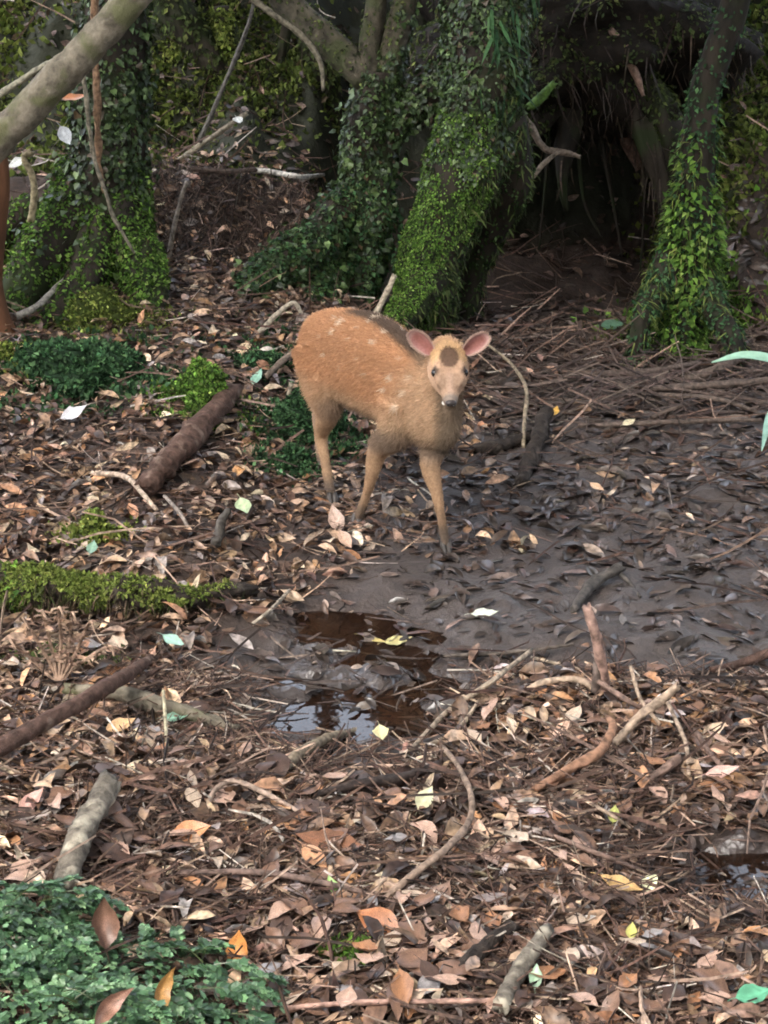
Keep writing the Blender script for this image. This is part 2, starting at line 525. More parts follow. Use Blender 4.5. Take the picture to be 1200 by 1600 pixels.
gx = axis([(-60, -6, 20), (-6, -2, 40), (-2, 2, 290), (2, 6, 40), (6, 60, 20)])
gy = axis([(-40, 0, 20), (0, 2, 30), (2, 5.2, 260), (5.2, 8.8, 210), (8.8, 14, 60), (14, 70, 30)])
GX, GY = np.meshgrid(gx, gy)
GZ = height(GX, GY)
nx, ny = len(gx), len(gy)
i = np.arange(ny - 1)[:, None] * nx + np.arange(nx - 1)[None]
Q = np.stack([i, i + 1, i + nx + 1, i + nx], -1).reshape(-1, 4)
film = sm(.06, .45, puddle_dip(GX, GY))
gc = np.stack([np.maximum(mudmask(GX, GY), .75 * wetmask(GX, GY) * sm(6.3, 5.6, GY)), sm(6.85, 7.2, GY) * (1 - sm(.18, .34, GX) * sm(1.25, 1.05, GX) * sm(8.3, 8.1, GY)), film], -1).reshape(-1, 3)
mb = MB().add(np.stack([GX, GY, GZ], -1).reshape(-1, 3), Q, gc)
tag(mb.obj('ground', M_GROUND), 'dark damp soil and mud of the forest floor', kind='structure')


def puddle(name, P, level, label):
    x0 = min(p[0] - 2 * p[2] for p in P); x1 = max(p[0] + 2 * p[2] for p in P)
    y0 = min(p[1] - 2 * p[3] for p in P); y1 = max(p[1] + 2 * p[3] for p in P)
    X, Y = np.meshgrid(np.linspace(x0, x1, 70), np.linspace(y0, y1, 70))
    Z = np.full_like(X, level)
    inside = height(X, Y) < level + .004
    ii = np.arange(69)[:, None] * 70 + np.arange(69)[None]
    q = np.stack([ii, ii + 1, ii + 71, ii + 70], -1).reshape(-1, 4)
    ins = inside.ravel()
    q = q[ins[q].any(1)]
    used = np.unique(q)
    idx = np.zeros(4900, int); idx[used] = np.arange(len(used))
    V = np.stack([X, Y, Z], -1).reshape(-1, 3)[used]
    o = MB().add(V, idx[q]).obj(name, M_WATER)
    tag(o, label, kind='structure')


puddle('puddle_water', PUDDLE, -.021, 'shallow tea brown puddle in the mud before the fawn')
puddle('puddle_water', PUDDLE2, .002, 'small glinting puddle among sodden dead leaves')

# ------------------------------------------------------------------ trees
def pxr(r, Y):
    return r * Y / math.cos(math.radians(12)) / FPX


class Tree:
    def __init__(s, name, label, Y, bark, group=None):
        s.t = thing(name, label, 'tree', group)
        s.Y, s.bark, s.surf, s.main = Y, bark, {}, None

    def limb(s, name, pts, rad, seg=18, lump=.16, Y=None, bark=None, n=None, seed=None, keep=True, flute=0.0, parent=None):
        Y0 = s.Y if Y is None else Y
        P, R = [], []
        for p, r in zip(pts, rad):
            y = p[2] if len(p) > 2 else Y0
            P.append(at(p[0], p[1], y)); R.append(pxr(r, y))
        g_ = float(height(P[-1][0], P[-1][1]))
        if name in ('trunk', 'root') and -.1 < P[-1][2] - g_ < .22:      # stand it in the soil
            P.append(np.array([P[-1][0], P[-1][1] - .01, g_ - .10])); R.append(R[-1] * 1.05)
        V, F = tube(P, R, seg, n or 7 * (len(P) - 1) + 1, lump, 5.0, True, seed if seed is not None else random.random() * 9, flute)
        o = MB().add(V, F).obj(name, bark or s.bark, parent or s.t)
        if s.main is None:
            s.main = o
        if keep:
            s.surf.setdefault(name, []).append((V, F[0]))
        return o, V, F[0]


def cover(parent, name, surfs, n, tpl, pal, size, mat, tipdown=.6, out=.5, width=1.0, upbias=.3, jit=.3, region=None, off=.004, curl=.3):
    """leaves or moss sprigs growing on the given surfaces"""
    V = []; Qs = []; k = 0
    for v, q in surfs:
        V.append(v); Qs.append(q + k); k += len(v)
    V = np.concatenate(V); Qs = np.concatenate(Qs)
    p, nn = sample(V, Qs, n)
    if region is not None:
        keep = region(p, nn)
        p, nn = p[keep], nn[keep]
    n = len(p)
    if n == 0:
        return
    # clumping: density varies over the surface
    dens = .5 + .5 * fbm(p[:, 0] * 9 + p[:, 1] * 5, p[:, 2] * 9, 3)
    kp = RNG.random(n) < np.clip(.22 + 1.1 * dens, .10, 1)
    p, nn = p[kp], nn[kp]; n = len(p)
    rnd = RNG.normal(0, 1, (n, 3))
    down = np.array([0, 0, -1.0])
    tip = norm(down * tipdown + nn * out + rnd * .45)
    ln = norm(nn + np.array([0, 0, upbias]) + RNG.normal(0, 1, (n, 3)) * .3)
    ln = np.where(np.abs((ln * tip).sum(1, keepdims=True)) > .93, norm(np.cross(tip, rnd)), ln)
    sz = RNG.uniform(size[0], size[1], n)
    col = pick(pal, n, jit=jit)
    m = MB()
    scatter(m, tpl, p + nn * off, frames(ln, tip), sz, col, width=RNG.uniform(.75, 1.2, n) * width, curl=RNG.normal(-.15, curl, n))
    o = m.obj(name, mat, parent, smooth=False)
    o['kind'] = 'stuff'
    return o


def light_gap(x, y):
    """gaps cut in unseen leaves up the slope so the puddles reflect sky"""
    a = (x + .1) / np.maximum(y - 3.6, .1)
    b = x / np.maximum(y, .1)
    return (y > 7.5) & (((a > -.50) & (a < .03)) | ((b > .13) & (b < .27) & (y > 9)))


def crown(parent, c, r, n, size=(.10, .18), pal=PAL_IVY):
    """leafy crown above the picture: clumps of leaves spread through the volume"""
    k = 26
    cc = norm(RNG.normal(0, 1, (k, 3))) * RNG.uniform(.35, 1, (k, 1)) * np.array(r) + np.array(c)
    cl = RNG.integers(0, k, n)
    p = cc[cl] + RNG.normal(0, 1, (n, 3)) * np.array(r) * .16
    el = p[:, 2] / np.maximum(p[:, 1] - 3.6, .1)
    p = p[~(light_gap(p[:, 0], p[:, 1] + 1.5) & (el > .25) & (el < .95))]; n = len(p)
    if n == 0:
        return
    m = MB()
    fr = frames(norm(RNG.normal(0, 1, (n, 3)) + np.array([0, 0, .8])), RNG.normal(0, 1, (n, 3)))
    scatter(m, T_KITE, p, fr, RNG.uniform(size[0], size[1], n), pick(pal, n), width=np.full(n, 1.4))
    o = m.obj('crown', M_IVY, parent, smooth=False)
    o['kind'] = 'stuff'


def top_of(tree, px, Y, h=4.2, r=.12, lean=0.0, rad=(1.5, 1.4, .9), n=3600):
    """trunk above the picture's edge and its crown"""
    P0 = at(px, -110, Y)
    P1 = P0 + np.array([lean, .2, h * .6]); P2 = P0 + np.array([lean * 1.6, .3, h])
    V, F = tube([P0, P1, P2], [r, r * .75, r * .4], 10, 12, .1)
    MB().add(V, F).obj('trunk', tree.bark, tree.t)
    crown(tree.t, P2 + np.array([0, -.1, .3]), rad, n)


# --- left ivy tree
tb = Tree('ivy_clad_tree', 'thick tree wrapped in dark ivy, its mossy foot spreading beside the leaning log', 6.25, M_BARKDARK)
tb.limb('trunk', [(188, -120), (178, 60), (172, 200), (165, 300), (150, 380)], [44, 44, 54, 66, 72])
tb.limb('root', [(150, 270), (110, 350, 6.15), (60, 430, 6.05), (14, 510, 5.92)], [45, 46, 42, 34], lump=.3)
tb.limb('root', [(165, 350, 6.15), (140, 430, 6.0), (95, 490, 5.9), (50, 530, 5.8)], [34, 30, 26, 18], lump=.3)
tb.limb('root', [(185, 280), (205, 370, 6.15), (228, 455, 6.0)], [48, 42, 26], lump=.3)
tb.limb('root', [(60, 330, 6.5), (25, 350, 6.45), (-10, 380, 6.4)], [26, 28, 24])
cover(tb.main, 'ivy', tb.surf['trunk'] + tb.surf['root'][:3], 14000, T_IVY, PAL_IVY, (.010, .026), M_IVY, region=lambda p, n: p[:, 2] > .50 + .14 * fbm(p[:, 0] * 6, p[:, 1] * 6 + p[:, 2] * 3, 2))
cover(tb.t, 'moss', tb.surf['root'], 17000, T_KITE, PAL_MOSS, (.010, .022), M_MOSS, tipdown=.3, out=.8, region=lambda p, n: (n[:, 0] < .45) | (p[:, 2] > .3))
cover(tb.t, 'moss', tb.surf['trunk'] + tb.surf['root'], 9000, T_KITE, PAL_IVY, (.008, .02), M_MOSS)
cover(tb.main, 'ivy', tb.surf['trunk'] + tb.surf['root'][:2], 900, T_IVY, PAL_IVY, (.018, .032), M_IVY, out=1.1, off=.03)
top_of(tb, 188, 6.25, 3.2, .10, -.2)

# --- smooth orange trunk at the edge
ta = Tree('orange_barked_tree', 'smooth orange barked slender trunk with flared foot on the mossy bank', 5.75, M_BARKORANGE)
ta.limb('trunk', [(-90, -120), (-48, 100), (-12, 260), (-14, 360), (-17, 440), (-6, 500), (2, 530)], [22, 23, 24, 23, 21, 24, 30], lump=.05)
top_of(ta, -90, 5.75, 3.4, .045, -.3, (1.0, 1.0, .7), 1400)

# --- far lit mossy trunk
tc_ = Tree('slim_mossy_tree', 'slim bright moss covered trunk standing behind the leaning log', 9.2, M_BARKDARK)
tc_.limb('trunk', [(16, -120), (20, 0), (22, 120), (20, 260)], [18, 19, 21, 26])
cover(tc_.main, 'moss', tc_.surf['trunk'], 3500, T_KITE, PAL_MOSSY, (.015, .035), M_MOSS)
top_of(tc_, 16, 9.2, 3.5, .05, .1, (1.1, 1.1, .8), 1500)

# --- middle ivy tree with forked stems
te = Tree('forked_ivy_tree', 'forked tree with two bare stems above an ivy covered base, behind the fawn', 6.65, M_BARKDARK)
te.limb('trunk', [(588, 110), (580, 200), (576, 300), (560, 390), (545, 470)], [26, 34, 40, 44, 44], lump=.3)
te.limb('stem', [(592, -120), (588, 0), (578, 90), (576, 180)], [15, 16, 18, 22], bark=M_BARKSTEM)
te.limb('stem', [(660, -120), (632, 0), (610, 90), (590, 190)], [15, 16, 20, 24], bark=M_BARKSTEM)
te.limb('branch', [(415, -60, 6.75), (440, -10, 6.75), (500, 55, 6.7), (575, 125, 6.65)], [20, 22, 23, 22], bark=M_BARKSTEM)
te.limb('branch', [(600, 210), (640, 168), (690, 130), (730, 90)], [24, 24, 26, 26])
te.limb('root', [(545, 320), (500, 370, 6.5), (440, 415, 6.4), (388, 455, 6.3)], [30, 30, 28, 20], lump=.3)
te.limb('root', [(530, 400), (500, 450, 6.45), (490, 500, 6.3)], [34, 30, 20])
te.limb('root', [(600, 330), (625, 400, 6.6), (640, 470, 6.5)], [16, 12, 8])
cover(te.main, 'ivy', te.surf['trunk'] + te.surf['root'][:2] + te.surf['branch'][1:] + [(te.surf['stem'][1])], 15000, T_IVY, PAL_IVY, (.010, .024), M_IVY, region=lambda p, n: p[:, 2] < .92 + .22 * RNG.random(len(p)) ** 2 + .15 * fbm(p[:, 0] * 8, p[:, 2] * 4, 2))
cover(te.t, 'moss', te.surf['root'] + te.surf['trunk'], 8000, T_KITE, PAL_MOSSB, (.012, .026), M_MOSS, tipdown=.3, out=.8, region=lambda p, n: p[:, 2] < .55)
cover(te.t, 'moss', te.surf['trunk'] + te.surf['root'] + te.surf['branch'][1:], 9000, T_KITE, PAL_IVY, (.008, .02), M_MOSS)
cover(te.main, 'ivy', te.surf['trunk'] + te.surf['root'][:2] + te.surf['branch'][1:], 900, T_IVY, PAL_IVY, (.018, .030), M_IVY, out=1.1, off=.03)
top_of(te, 625, 6.65, 3.4, .05, 0, (1.4, 1.4, .8), 2400)

cover(te.t, 'moss', te.surf['stem'] + te.surf['branch'][:1], 2600, T_KITE, PAL_OLIVE, (.008, .02), M_MOSS, region=lambda p, n: (n[:, 0] < .1) | (n[:, 2] > .3))
# --- main leaning mossy tree
tf = Tree('leaning_mossy_tree', 'leaning trunk with bright green moss down its lower side, directly behind the fawn', 6.5, M_BARKDARK)
tf.limb('trunk', [(782, -120), (768, 0), (756, 110), (738, 215), (706, 310), (676, 405), (652, 520)], [64, 64, 62, 60, 54, 48, 52], seg=22)
tf.limb('root', [(780, 180), (790, 280, 6.6), (762, 360, 6.7), (735, 440, 6.75)], [44, 38, 28, 20])
tf.limb('root', [(690, 420), (640, 480, 6.35), (610, 530, 6.2)], [36, 30, 18])
cover(tf.main, 'ivy', tf.surf['trunk'], 13000, T_IVY, PAL_IVY, (.010, .024), M_IVY, region=lambda p, n: p[:, 2] > .62 + .14 * fbm(p[:, 0] * 5, p[:, 2] * 2, 2))
cover(tf.t, 'moss', tf.surf['trunk'] + tf.surf['root'][1:], 74000, T_KITE, PAL_MOSS, (.006, .015), M_MOSS, tipdown=.5, out=.7, region=lambda p, n: (p[:, 2] < .80) & (n[:, 0] < .45))
cover(tf.t, 'moss', tf.surf['root'] + tf.surf['trunk'], 6500, T_BLADE, PAL_OLIVE, (.02, .055), M_MOSS, tipdown=1.2, out=.35, width=.6, region=lambda p, n: n[:, 0] > .2)
# long hanging grass-like fern on the upper trunk
cover(tf.main, 'hanging_fern', tf.surf['trunk'], 900, T_BLADE, PAL_MOSSB, (.06, .14), M_MOSS, tipdown=1.4, out=.5, width=.45, region=lambda p, n: (p[:, 2] > .78) & (n[:, 0] > -.1))
cover(tf.t, 'moss', tf.surf['trunk'] + tf.surf['root'], 11000, T_KITE, PAL_IVY, (.008, .02), M_MOSS)
top_of(tf, 782, 6.5, 3.2, .14, .2, (1.7, 1.6, .9), 6000)

# --- perched tree over the hollow
tg = Tree('perched_tree', 'tree perched on arching roots above the dark hollow', 7.35, M_BARKDARK)
tg.limb('trunk', [(905, -120), (912, 0), (916, 90), (918, 170)], [25, 27, 34, 60])
tg.limb('root', [(930, 50, 7.3), (975, 100, 7.2), (1030, 170, 7.1), (1062, 270, 7.05), (1060, 400, 6.95)], [22, 24, 26, 18, 12], lump=.35)
tg.limb('root', [(900, 60, 7.3), (872, 130, 7.2), (838, 195, 7.1), (796, 250, 7.0), (770, 340, 7.0)], [20, 20, 16, 10, 6], lump=.35)
tg.limb('root', [(938, 90, 7.4), (964, 165, 7.35), (982, 220, 7.3), (1002, 262, 7.3)], [10, 10, 12, 9], bark=M_BARKRED)
tg.limb('root', [(905, 130, 7.3), (890, 200, 7.15), (878, 275, 7.1), (884, 330, 7.1)], [26, 20, 9, 3], lump=.4)
tg.limb('root', [(960, 130, 7.3), (1000, 200, 7.1), (1034, 290, 7.05), (1040, 380, 7.0)], [30, 24, 12, 4], lump=.4)
for a_ in ([(900, 180), (912, 310), (940, 370)], [(860, 180), (852, 290), (842, 390)], [(930, 180), (955, 300), (972, 400)], [(1010, 180), (1008, 300), (1000, 430)]):
    tg.limb('hanging_root', [(x, y, 7.3) for x, y in a_], [4, 2.6, 1.4], seg=6, keep=False, bark=M_BARKDARK)
# earth held by the roots: roof of the hollow
th = np.linspace(0, 2 * np.pi, 56, endpoint=False); ph = np.linspace(.02, np.pi - .02, 34)
TH, PH = np.meshgrid(th, ph)
D = np.stack([np.cos(TH) * np.sin(PH), np.sin(TH) * np.sin(PH), np.cos(PH)], -1)
rr = 1 + .16 * fbm(D[..., 0] * 4 + 3, D[..., 2] * 4 + D[..., 1] * 3, 4)
LV = (D * rr[..., None] * np.array([.66, .90, .40]) + np.array([.78, 7.88, .93])).reshape(-1, 3)
ii = np.arange(33)[:, None] * 56; jj = np.arange(56)[None]; kk = (jj + 1) % 56
LQ = np.stack([ii + jj, ii + 56 + jj, ii + 56 + kk, ii + kk], -1).reshape(-1, 4)
MB().add(LV, LQ).obj('root_mass', M_SOIL, tg.t)
cover(tg.t, 'moss', tg.surf['root'][:2] + [(LV, LQ)], 42000, T_KITE, PAL_OLIVE, (.012, .028), M_MOSS, region=lambda p, n: (n[:, 2] > -.25) & (p[:, 1] < 8.0))
cover(tg.t, 'rootlet', [(LV, LQ)] + tg.surf['root'][3:], 5200, T_BLADE, [(1, (.03, .018, .012)), (1, (.06, .042, .028))], (.05, .16), M_TWIG, tipdown=1.5, out=.4, width=.22, region=lambda p, n: (p[:, 1] < 7.6) & (n[:, 2] < .5))
crown(tg.t, (.75, 6.35, 2.0), (.85, .65, .42), 3400, (.05, .10))  # unseen low leaf mass added to darken the hollow
top_of(tg, 905, 7.35, 3.4, .06, 0, (1.4, 1.5, .8), 2600)

# --- right mossy fern tree
tr_ = Tree('ferny_tree', 'slender leaning trunk with small green ferns climbing it, beside the dark hollow', 6.35, M_BARKDARK)
tr_.limb('trunk', [(1172, -120), (1150, 0), (1116, 100), (1094, 200), (1084, 300), (1076, 420), (1070, 525)], [20, 20, 21, 24, 30, 40, 48], lump=.22)
tr_.limb('root', [(1060, 380), (1030, 450, 6.3), (1000, 510, 6.2)], [24, 22, 14])
tr_.limb('root', [(1090, 420), (1120, 490, 6.25), (1150, 540, 6.1)], [28, 20, 12])
cover(tr_.main, 'fern_leaf', tr_.surf['trunk'], 5200, T_IVY, PAL_MOSS, (.016, .036), M_MOSS, tipdown=-.05, out=1.0, width=.55, upbias=1.6, region=lambda p, n: p[:, 2] < .30 + .45 * RNG.random(len(p)) ** 1.5)
cover(tr_.t, 'moss', tr_.surf['trunk'] + tr_.surf['root'], 9000, T_KITE, PAL_MOSSB, (.010, .024), M_MOSS, region=lambda p, n: p[:, 2] < .55 + .8 * RNG.random(len(p)) ** 1.6)
cover(tr_.t, 'hanging_moss', tr_.surf['trunk'] + tr_.surf['root'], 2600, T_BLADE, PAL_MOUND, (.02, .055), M_MOSS, tipdown=1.2, out=.9, width=.45, off=.01, region=lambda p, n: p[:, 2] < .75)
cover(tr_.main, 'fern_leaf', tr_.surf['trunk'], 3000, T_IVY, PAL_MOSS, (.014, .032), M_MOSS, tipdown=.2, out=1.2, width=.8, upbias=1.4, off=.02, region=lambda p, n: p[:, 2] < .35 + .5 * RNG.random(len(p)))
top_of(tr_, 1172, 6.35, 3.4, .05, .3, (1.3, 1.3, .8), 2200)

# --- brown stub and root at the right, further trees behind
ts = Tree('weathered_stump', 'weathered mossy stump standing behind the ferny trunk', 6.9, M_BARKDARK)
ts.limb('trunk', [(1160, 285), (1162, 340), (1152, 430)], [3, 20, 34], lump=.6)
ts.limb('root', [(1140, 300), (1175, 340), (1210, 400)], [7, 7, 8])
ts.t['category'] = 'stump'
cover(ts.main, 'moss', ts.surf['trunk'], 2600, T_KITE, PAL_OLIVE, (.012, .03), M_MOSS)

tm = Tree('tangled_mossy_tree', 'mossy tree with looping roots and hanging stems on the mound behind', 7.7, M_BARKDARK)
tm.limb('trunk', [(255, -120), (268, 0), (300, 65), (330, 130), (350, 220)], [26, 26, 28, 36, 46])
tm.limb('root', [(345, 10), (352, 90), (318, 130), (285, 158), (258, 165)], [12, 14, 14, 13, 8])
tm.limb('root', [(300, 70), (262, 90), (244, 140), (238, 200), (234, 260)], [18, 22, 18, 16, 14])
tm.limb('root', [(360, 40), (405, 130), (412, 200), (418, 258)], [9, 9, 8, 7])
tm.limb('root', [(455, 20), (438, 90), (432, 150), (440, 200)], [8, 7, 6, 5])
tm.limb('root', [(395, 170), (365, 200), (350, 245)], [11, 10, 8])
tm.limb('root', [(490, 60), (500, 130), (520, 210)], [22, 26, 30])
cover(tm.t, 'moss', tm.surf['root'][:2], 5200, T_KITE, PAL_MOSSY, (.014, .03), M_MOSS, tipdown=.3, out=.8)
cover(tm.t, 'moss', tm.surf['trunk'] + tm.surf['root'][2:], 5200, T_KITE, PAL_OLIVE, (.014, .034), M_MOSS)
top_of(tm, 255, 7.7, 3.2, .06, -.1, (1.5, 1.4, .9), 2600)

# trees further up the slope; only their feet show between the near trunks
for (px, Y, r, lean, lab) in ((480, 9.4, 30, 8, 'dim thin trunk on the slope between the forked tree and the mossy mound'),
                              (690, 10.2, 40, -14, 'dark trunk up the slope seen between the forked stems and the leaning tree'),
                              (850, 9.8, 26, 10, 'dark trunk up the slope between the leaning tree and the perched tree'),
                              (1015, 9.2, 20, 24, 'thin dark trunk up the slope behind the perched tree'),
                              (1080, 10.5, 42, -10, 'broad dark trunk up the slope behind the ferny tree'),
                              (110, 10.0, 34, 6, 'dark trunk up the slope behind the leaning log'),
                              (330, 10.8, 36, -8, 'dim broad trunk up the slope above the mossy mound')):
    tt = Tree('forest_tree', lab, Y, M_BARKDARK, 'trees up the slope')
    tt.limb('trunk', [(px + lean * 2, -120), (px + lean, 20), (px, 160), (px - 4, 300)], [r * .9, r, r * 1.1, r * 1.4])
    cover(tt.main, 'moss', tt.surf['trunk'], 900, T_KITE, PAL_OLIVE, (.02, .05), M_MOSS)
    top_of(tt, px + lean * 2, Y, 2.6, pxr(r, Y) * .9, 0, (1.8, 1.6, 1.1), 12 if px in (330, 480, 1080) else 4200)  # some crowns nearly emptied so sky shows in the puddles
# unseen ring of forest leaves added round the clearing to block low light
n = 15000
a_ = RNG.uniform(0, 2 * np.pi, n); r_ = RNG.uniform(7.0, 10.5, n)
x_, y_ = r_ * np.sin(a_), 3.5 + r_ * np.cos(a_) * 1.1
k_ = ((y_ < 6.5) | (y_ > 11.5)) & ~light_gap(x_, y_)
x_, y_ = x_[k_], y_[k_]; n = len(x_)
z_ = height(x_, y_) + RNG.uniform(0, 7.0, n)
m_ = MB()
scatter(m_, T_KITE, np.stack([x_, y_, z_], -1), frames(norm(RNG.normal(0, 1, (n, 3)) + [0, 0, .5]), RNG.normal(0, 1, (n, 3))), RNG.uniform(.3, .6, n), pick(PAL_IVY, n), width=np.full(n, 1.5))
tag(m_.obj('forest_shade_ring', M_IVY, smooth=False), 'unseen ring of forest leaves added round the clearing to block low light', kind='stuff')
# unseen leafy canopy added overhead for shade, open in patches
n = 19000
x_, y_ = RNG.uniform(-9, 9, n), RNG.uniform(-6, 14, n)
gap = fbm(x_ * .45 + 5, y_ * .45 + 1, 2)
yg = y_ + 7.5 / math.tan(SUN_EL) * -math.cos(SUN_AZ)          # where each leaf's shade falls: canopy thickened to darken the hollow
k_ = (gap < .12 + .25 * RNG.random(n) + 2 * sm(5.3, 6.2, yg) * sm(-.4, .2, x_ + 7.5 / math.tan(SUN_EL) * -math.sin(SUN_AZ))) & ~light_gap(x_, y_)
x_, y_ = x_[k_], y_[k_]; n = len(x_)
m_ = MB()
scatter(m_, T_KITE, np.stack([x_, y_, RNG.uniform(6.5, 8.5, n)], -1), frames(norm(RNG.normal(0, .5, (n, 3)) + [0, 0, 1]), RNG.normal(0, 1, (n, 3))), RNG.uniform(.25, .5, n), pick(PAL_IVY, n), width=np.full(n, 1.5))
tag(m_.obj('shade_canopy', M_IVY, smooth=False), 'unseen high leafy canopy added to shade the clearing, with open gaps', kind='stuff')
# ------------------------------------------------------------------ END_TREES

# ------------------------------------------------------------------ litter and ground cover
def in_view(x, y, z, mx=90, my=90):
    P = np.stack([x, y, z], -1) - EYE
    d = P @ FW
    px = 600 + FPX * (P @ RT) / d; py = 800 - FPX * (P @ UP) / d
    return (px > -mx) & (px < 1200 + mx) & (py > -my) & (py < 1600 + my)


def off_small_puddle(x, y):
    return 1 - sm(.25, .5, np.maximum.reduce([np.exp(-(((x - cx) / rx) ** 2 + ((y - cy) / ry) ** 2)) for cx, cy, rx, ry in PUDDLE2]))


def ground_points(n, y0, y1, rng=RNG):
    """points spread over the ground evenly in the ground plane, trimmed to the neighbourhood of the view"""
    y = rng.uniform(y0, y1, n)
    x = rng.uniform(-1, 1, n) * (.30 * y1)
    z = height(x, y)
    k = in_view(x, y, z)
    return x[k], y[k], z[k]


def scatter_leaves(mb, n, y0, y1, pal, size, keep, lift=.006, tilt=.35, jit=.3, curl=.5, lo=0):
    x, y, z = ground_points(n, y0, y1)
    k = RNG.random(len(x)) < keep(x, y) * off_small_puddle(x, y)
    x, y, z = x[k], y[k], z[k]; n = len(x)
    nn = norm(hnorm(x, y) + RNG.normal(0, tilt, (n, 3)))
    a = RNG.uniform(0, 2 * np.pi, n)
    tip = np.stack([np.cos(a), np.sin(a), np.zeros(n)], -1)
    s = size[0] * .8 + (size[1] * 1.12 - size[0] * .8) * RNG.random(n) ** 1.5
    p = np.stack([x, y, z + RNG.uniform(.0, lift, n)], -1)
    f = frames(nn, tip)
    p = p - f[:, :, 1] * (s * .5)[:, None]
    scatter(mb, T_LEAF, p, f, s, pick(pal, n, jit=jit), width=RNG.uniform(.55, 1.0, n), curl=RNG.normal(.0, curl * 1.0, n), roll=RNG.normal(.5, 1.2, n), twist=RNG.normal(0, .9, n), shade=.4)


dryness = lambda x, y: 1 - wetmask(x, y)
back = lambda x, y: sm(6.0, 6.6, y)
mb = MB()
scatter_leaves(mb, 15500, 2.1, 3.6, PAL_DRY, (.028, .068), lambda x, y: np.clip(dryness(x, y) - mudmask(x, y) * 1.5, 0, 1) * .95, .022, .40)
scatter_leaves(mb, 22000, 3.3, 6.4, PAL_DRY, (.028, .066), lambda x, y: np.clip(dryness(x, y) * 1.1 - mudmask(x, y) * 1.5, 0, 1) * (1 - .6 * back(x, y)), .020, .40)
scatter_leaves(mb, 1100, 2.1, 3.5, PAL_TOP, (.034, .070), lambda x, y: np.clip(dryness(x, y) - mudmask(x, y) * 1.5, 0, 1) * .9, .035, .35)
scatter_leaves(mb, 2300, 3.4, 6.4, PAL_TOP, (.032, .066), lambda x, y: np.clip(dryness(x, y) * 1.1 - mudmask(x, y) * 1.5, 0, 1) * .8, .03, .38)
scatter_leaves(mb, 9000, 6.2, 7.4, PAL_DRY, (.03, .06), lambda x, y: .75 * sm(-.08, -.2, x) * sm(-1.2, -1.0, x) * sm(7.3, 7.0, y), .03, .45)
scatter_leaves(mb, 1800, 6.2, 7.3, PAL_TOP, (.03, .055), lambda x, y: .6 * sm(-.08, -.2, x) * sm(-1.2, -1.0, x), .04, .45)
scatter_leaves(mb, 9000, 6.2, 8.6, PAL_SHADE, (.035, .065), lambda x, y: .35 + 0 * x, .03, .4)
tag(mb.obj('leaf_litter', M_LITTER), 'dry brown and tan dead leaves carpeting the forest floor', kind='stuff')
mb = MB()
scatter_leaves(mb, 24000, 3.0, 6.9, PAL_WET, (.035, .078), lambda x, y: np.clip(wetmask(x, y) - .72 * mudmask(x, y), 0, 1) * .62, .008, .14, curl=.2)
scatter_leaves(mb, 5000, 2.3, 4.3, PAL_WET, (.025, .055), lambda x, y: mudmask(x, y) * .5 * (1 - .8 * sm(.3, .5, puddle_dip(x, y))), .004, .12, curl=.2)
scatter_leaves(mb, 1500, 3.2, 4.1, PAL_WET, (.018, .045), lambda x, y: .5 * sm(.1, .3, puddle_dip(x, y)) * sm(.25, .15, x), .024, .25, curl=.3)
scatter_leaves(mb, 2600, 2.2, 3.1, PAL_WET, (.03, .06), lambda x, y: sm(.15, .45, x) * .6 * (1 - .8 * sm(.3, .6, puddle_dip(x, y))), .02, .3)
tag(mb.obj('wet_leaf_litter', M_WETLEAF), 'sodden dark leaves pressed into the mud', kind='stuff')


def twig_field(mb, n, y0, y1, keep, length, rad, lift=.03, pal=PAL_TWIG, bend=.25, rise=.25):
    x, y, z = ground_points(n, y0, y1)
    k = RNG.random(len(x)) < keep(x, y) * off_small_puddle(x, y)
    x, y, z = x[k], y[k], z[k]; n = len(x)
    a = RNG.uniform(0, 2 * np.pi, n)
    L = RNG.uniform(length[0], length[1], n); R = RNG.uniform(rad[0], rad[1], n)
    d = np.stack([np.cos(a), np.sin(a), RNG.normal(0, rise, n)], -1)
    sd_ = np.stack([-np.sin(a), np.cos(a), RNG.normal(0, .3, n)], -1)
    u = np.linspace(-.5, .5, 5)
    b = RNG.normal(0, bend, n); b3 = RNG.normal(0, bend * 1.5, n)
    P = np.stack([x, y, z + RNG.uniform(0, lift, n)], -1)[:, None] + L[:, None, None] * (u[None, :, None] * d[:, None] + (b[:, None] * u ** 2 + b3[:, None] * u ** 3)[..., None] * sd_[:, None])
    hz = height(P[..., 0], P[..., 1])
    P[..., 2] = np.maximum(P[..., 2], hz + .001)
    up = np.array([0, 0, 1.0])
    s2 = norm(np.cross(d, up))
    u2 = np.cross(s2, norm(d))
    taper = np.array([1, 1, .9, .8, .5])
    ring = []
    for ang in (np.pi / 2, np.pi * 7 / 6, np.pi * 11 / 6):
        ring.append(P + (R[:, None] * taper)[..., None] * (math.cos(ang) * s2[:, None] + math.sin(ang) * u2[:, None]))
    V = np.stack(ring, 2)                                   # n,5,3,3
    base = (np.arange(n) * 15)[:, None, None]
    i4 = np.arange(4)[:, None] * 3; j3 = np.arange(3)[None]; k3 = (j3 + 1) % 3
    q = np.stack([i4 + j3, i4 + k3, i4 + 3 + k3, i4 + 3 + j3], -1).reshape(1, -1, 4)
    c = np.repeat(pick(pal, n)[:, None], 15, 1)
    mb.add(V.reshape(-1, 3), (q + base.reshape(-1, 1, 1)).reshape(-1, 4), c.reshape(-1, 3))


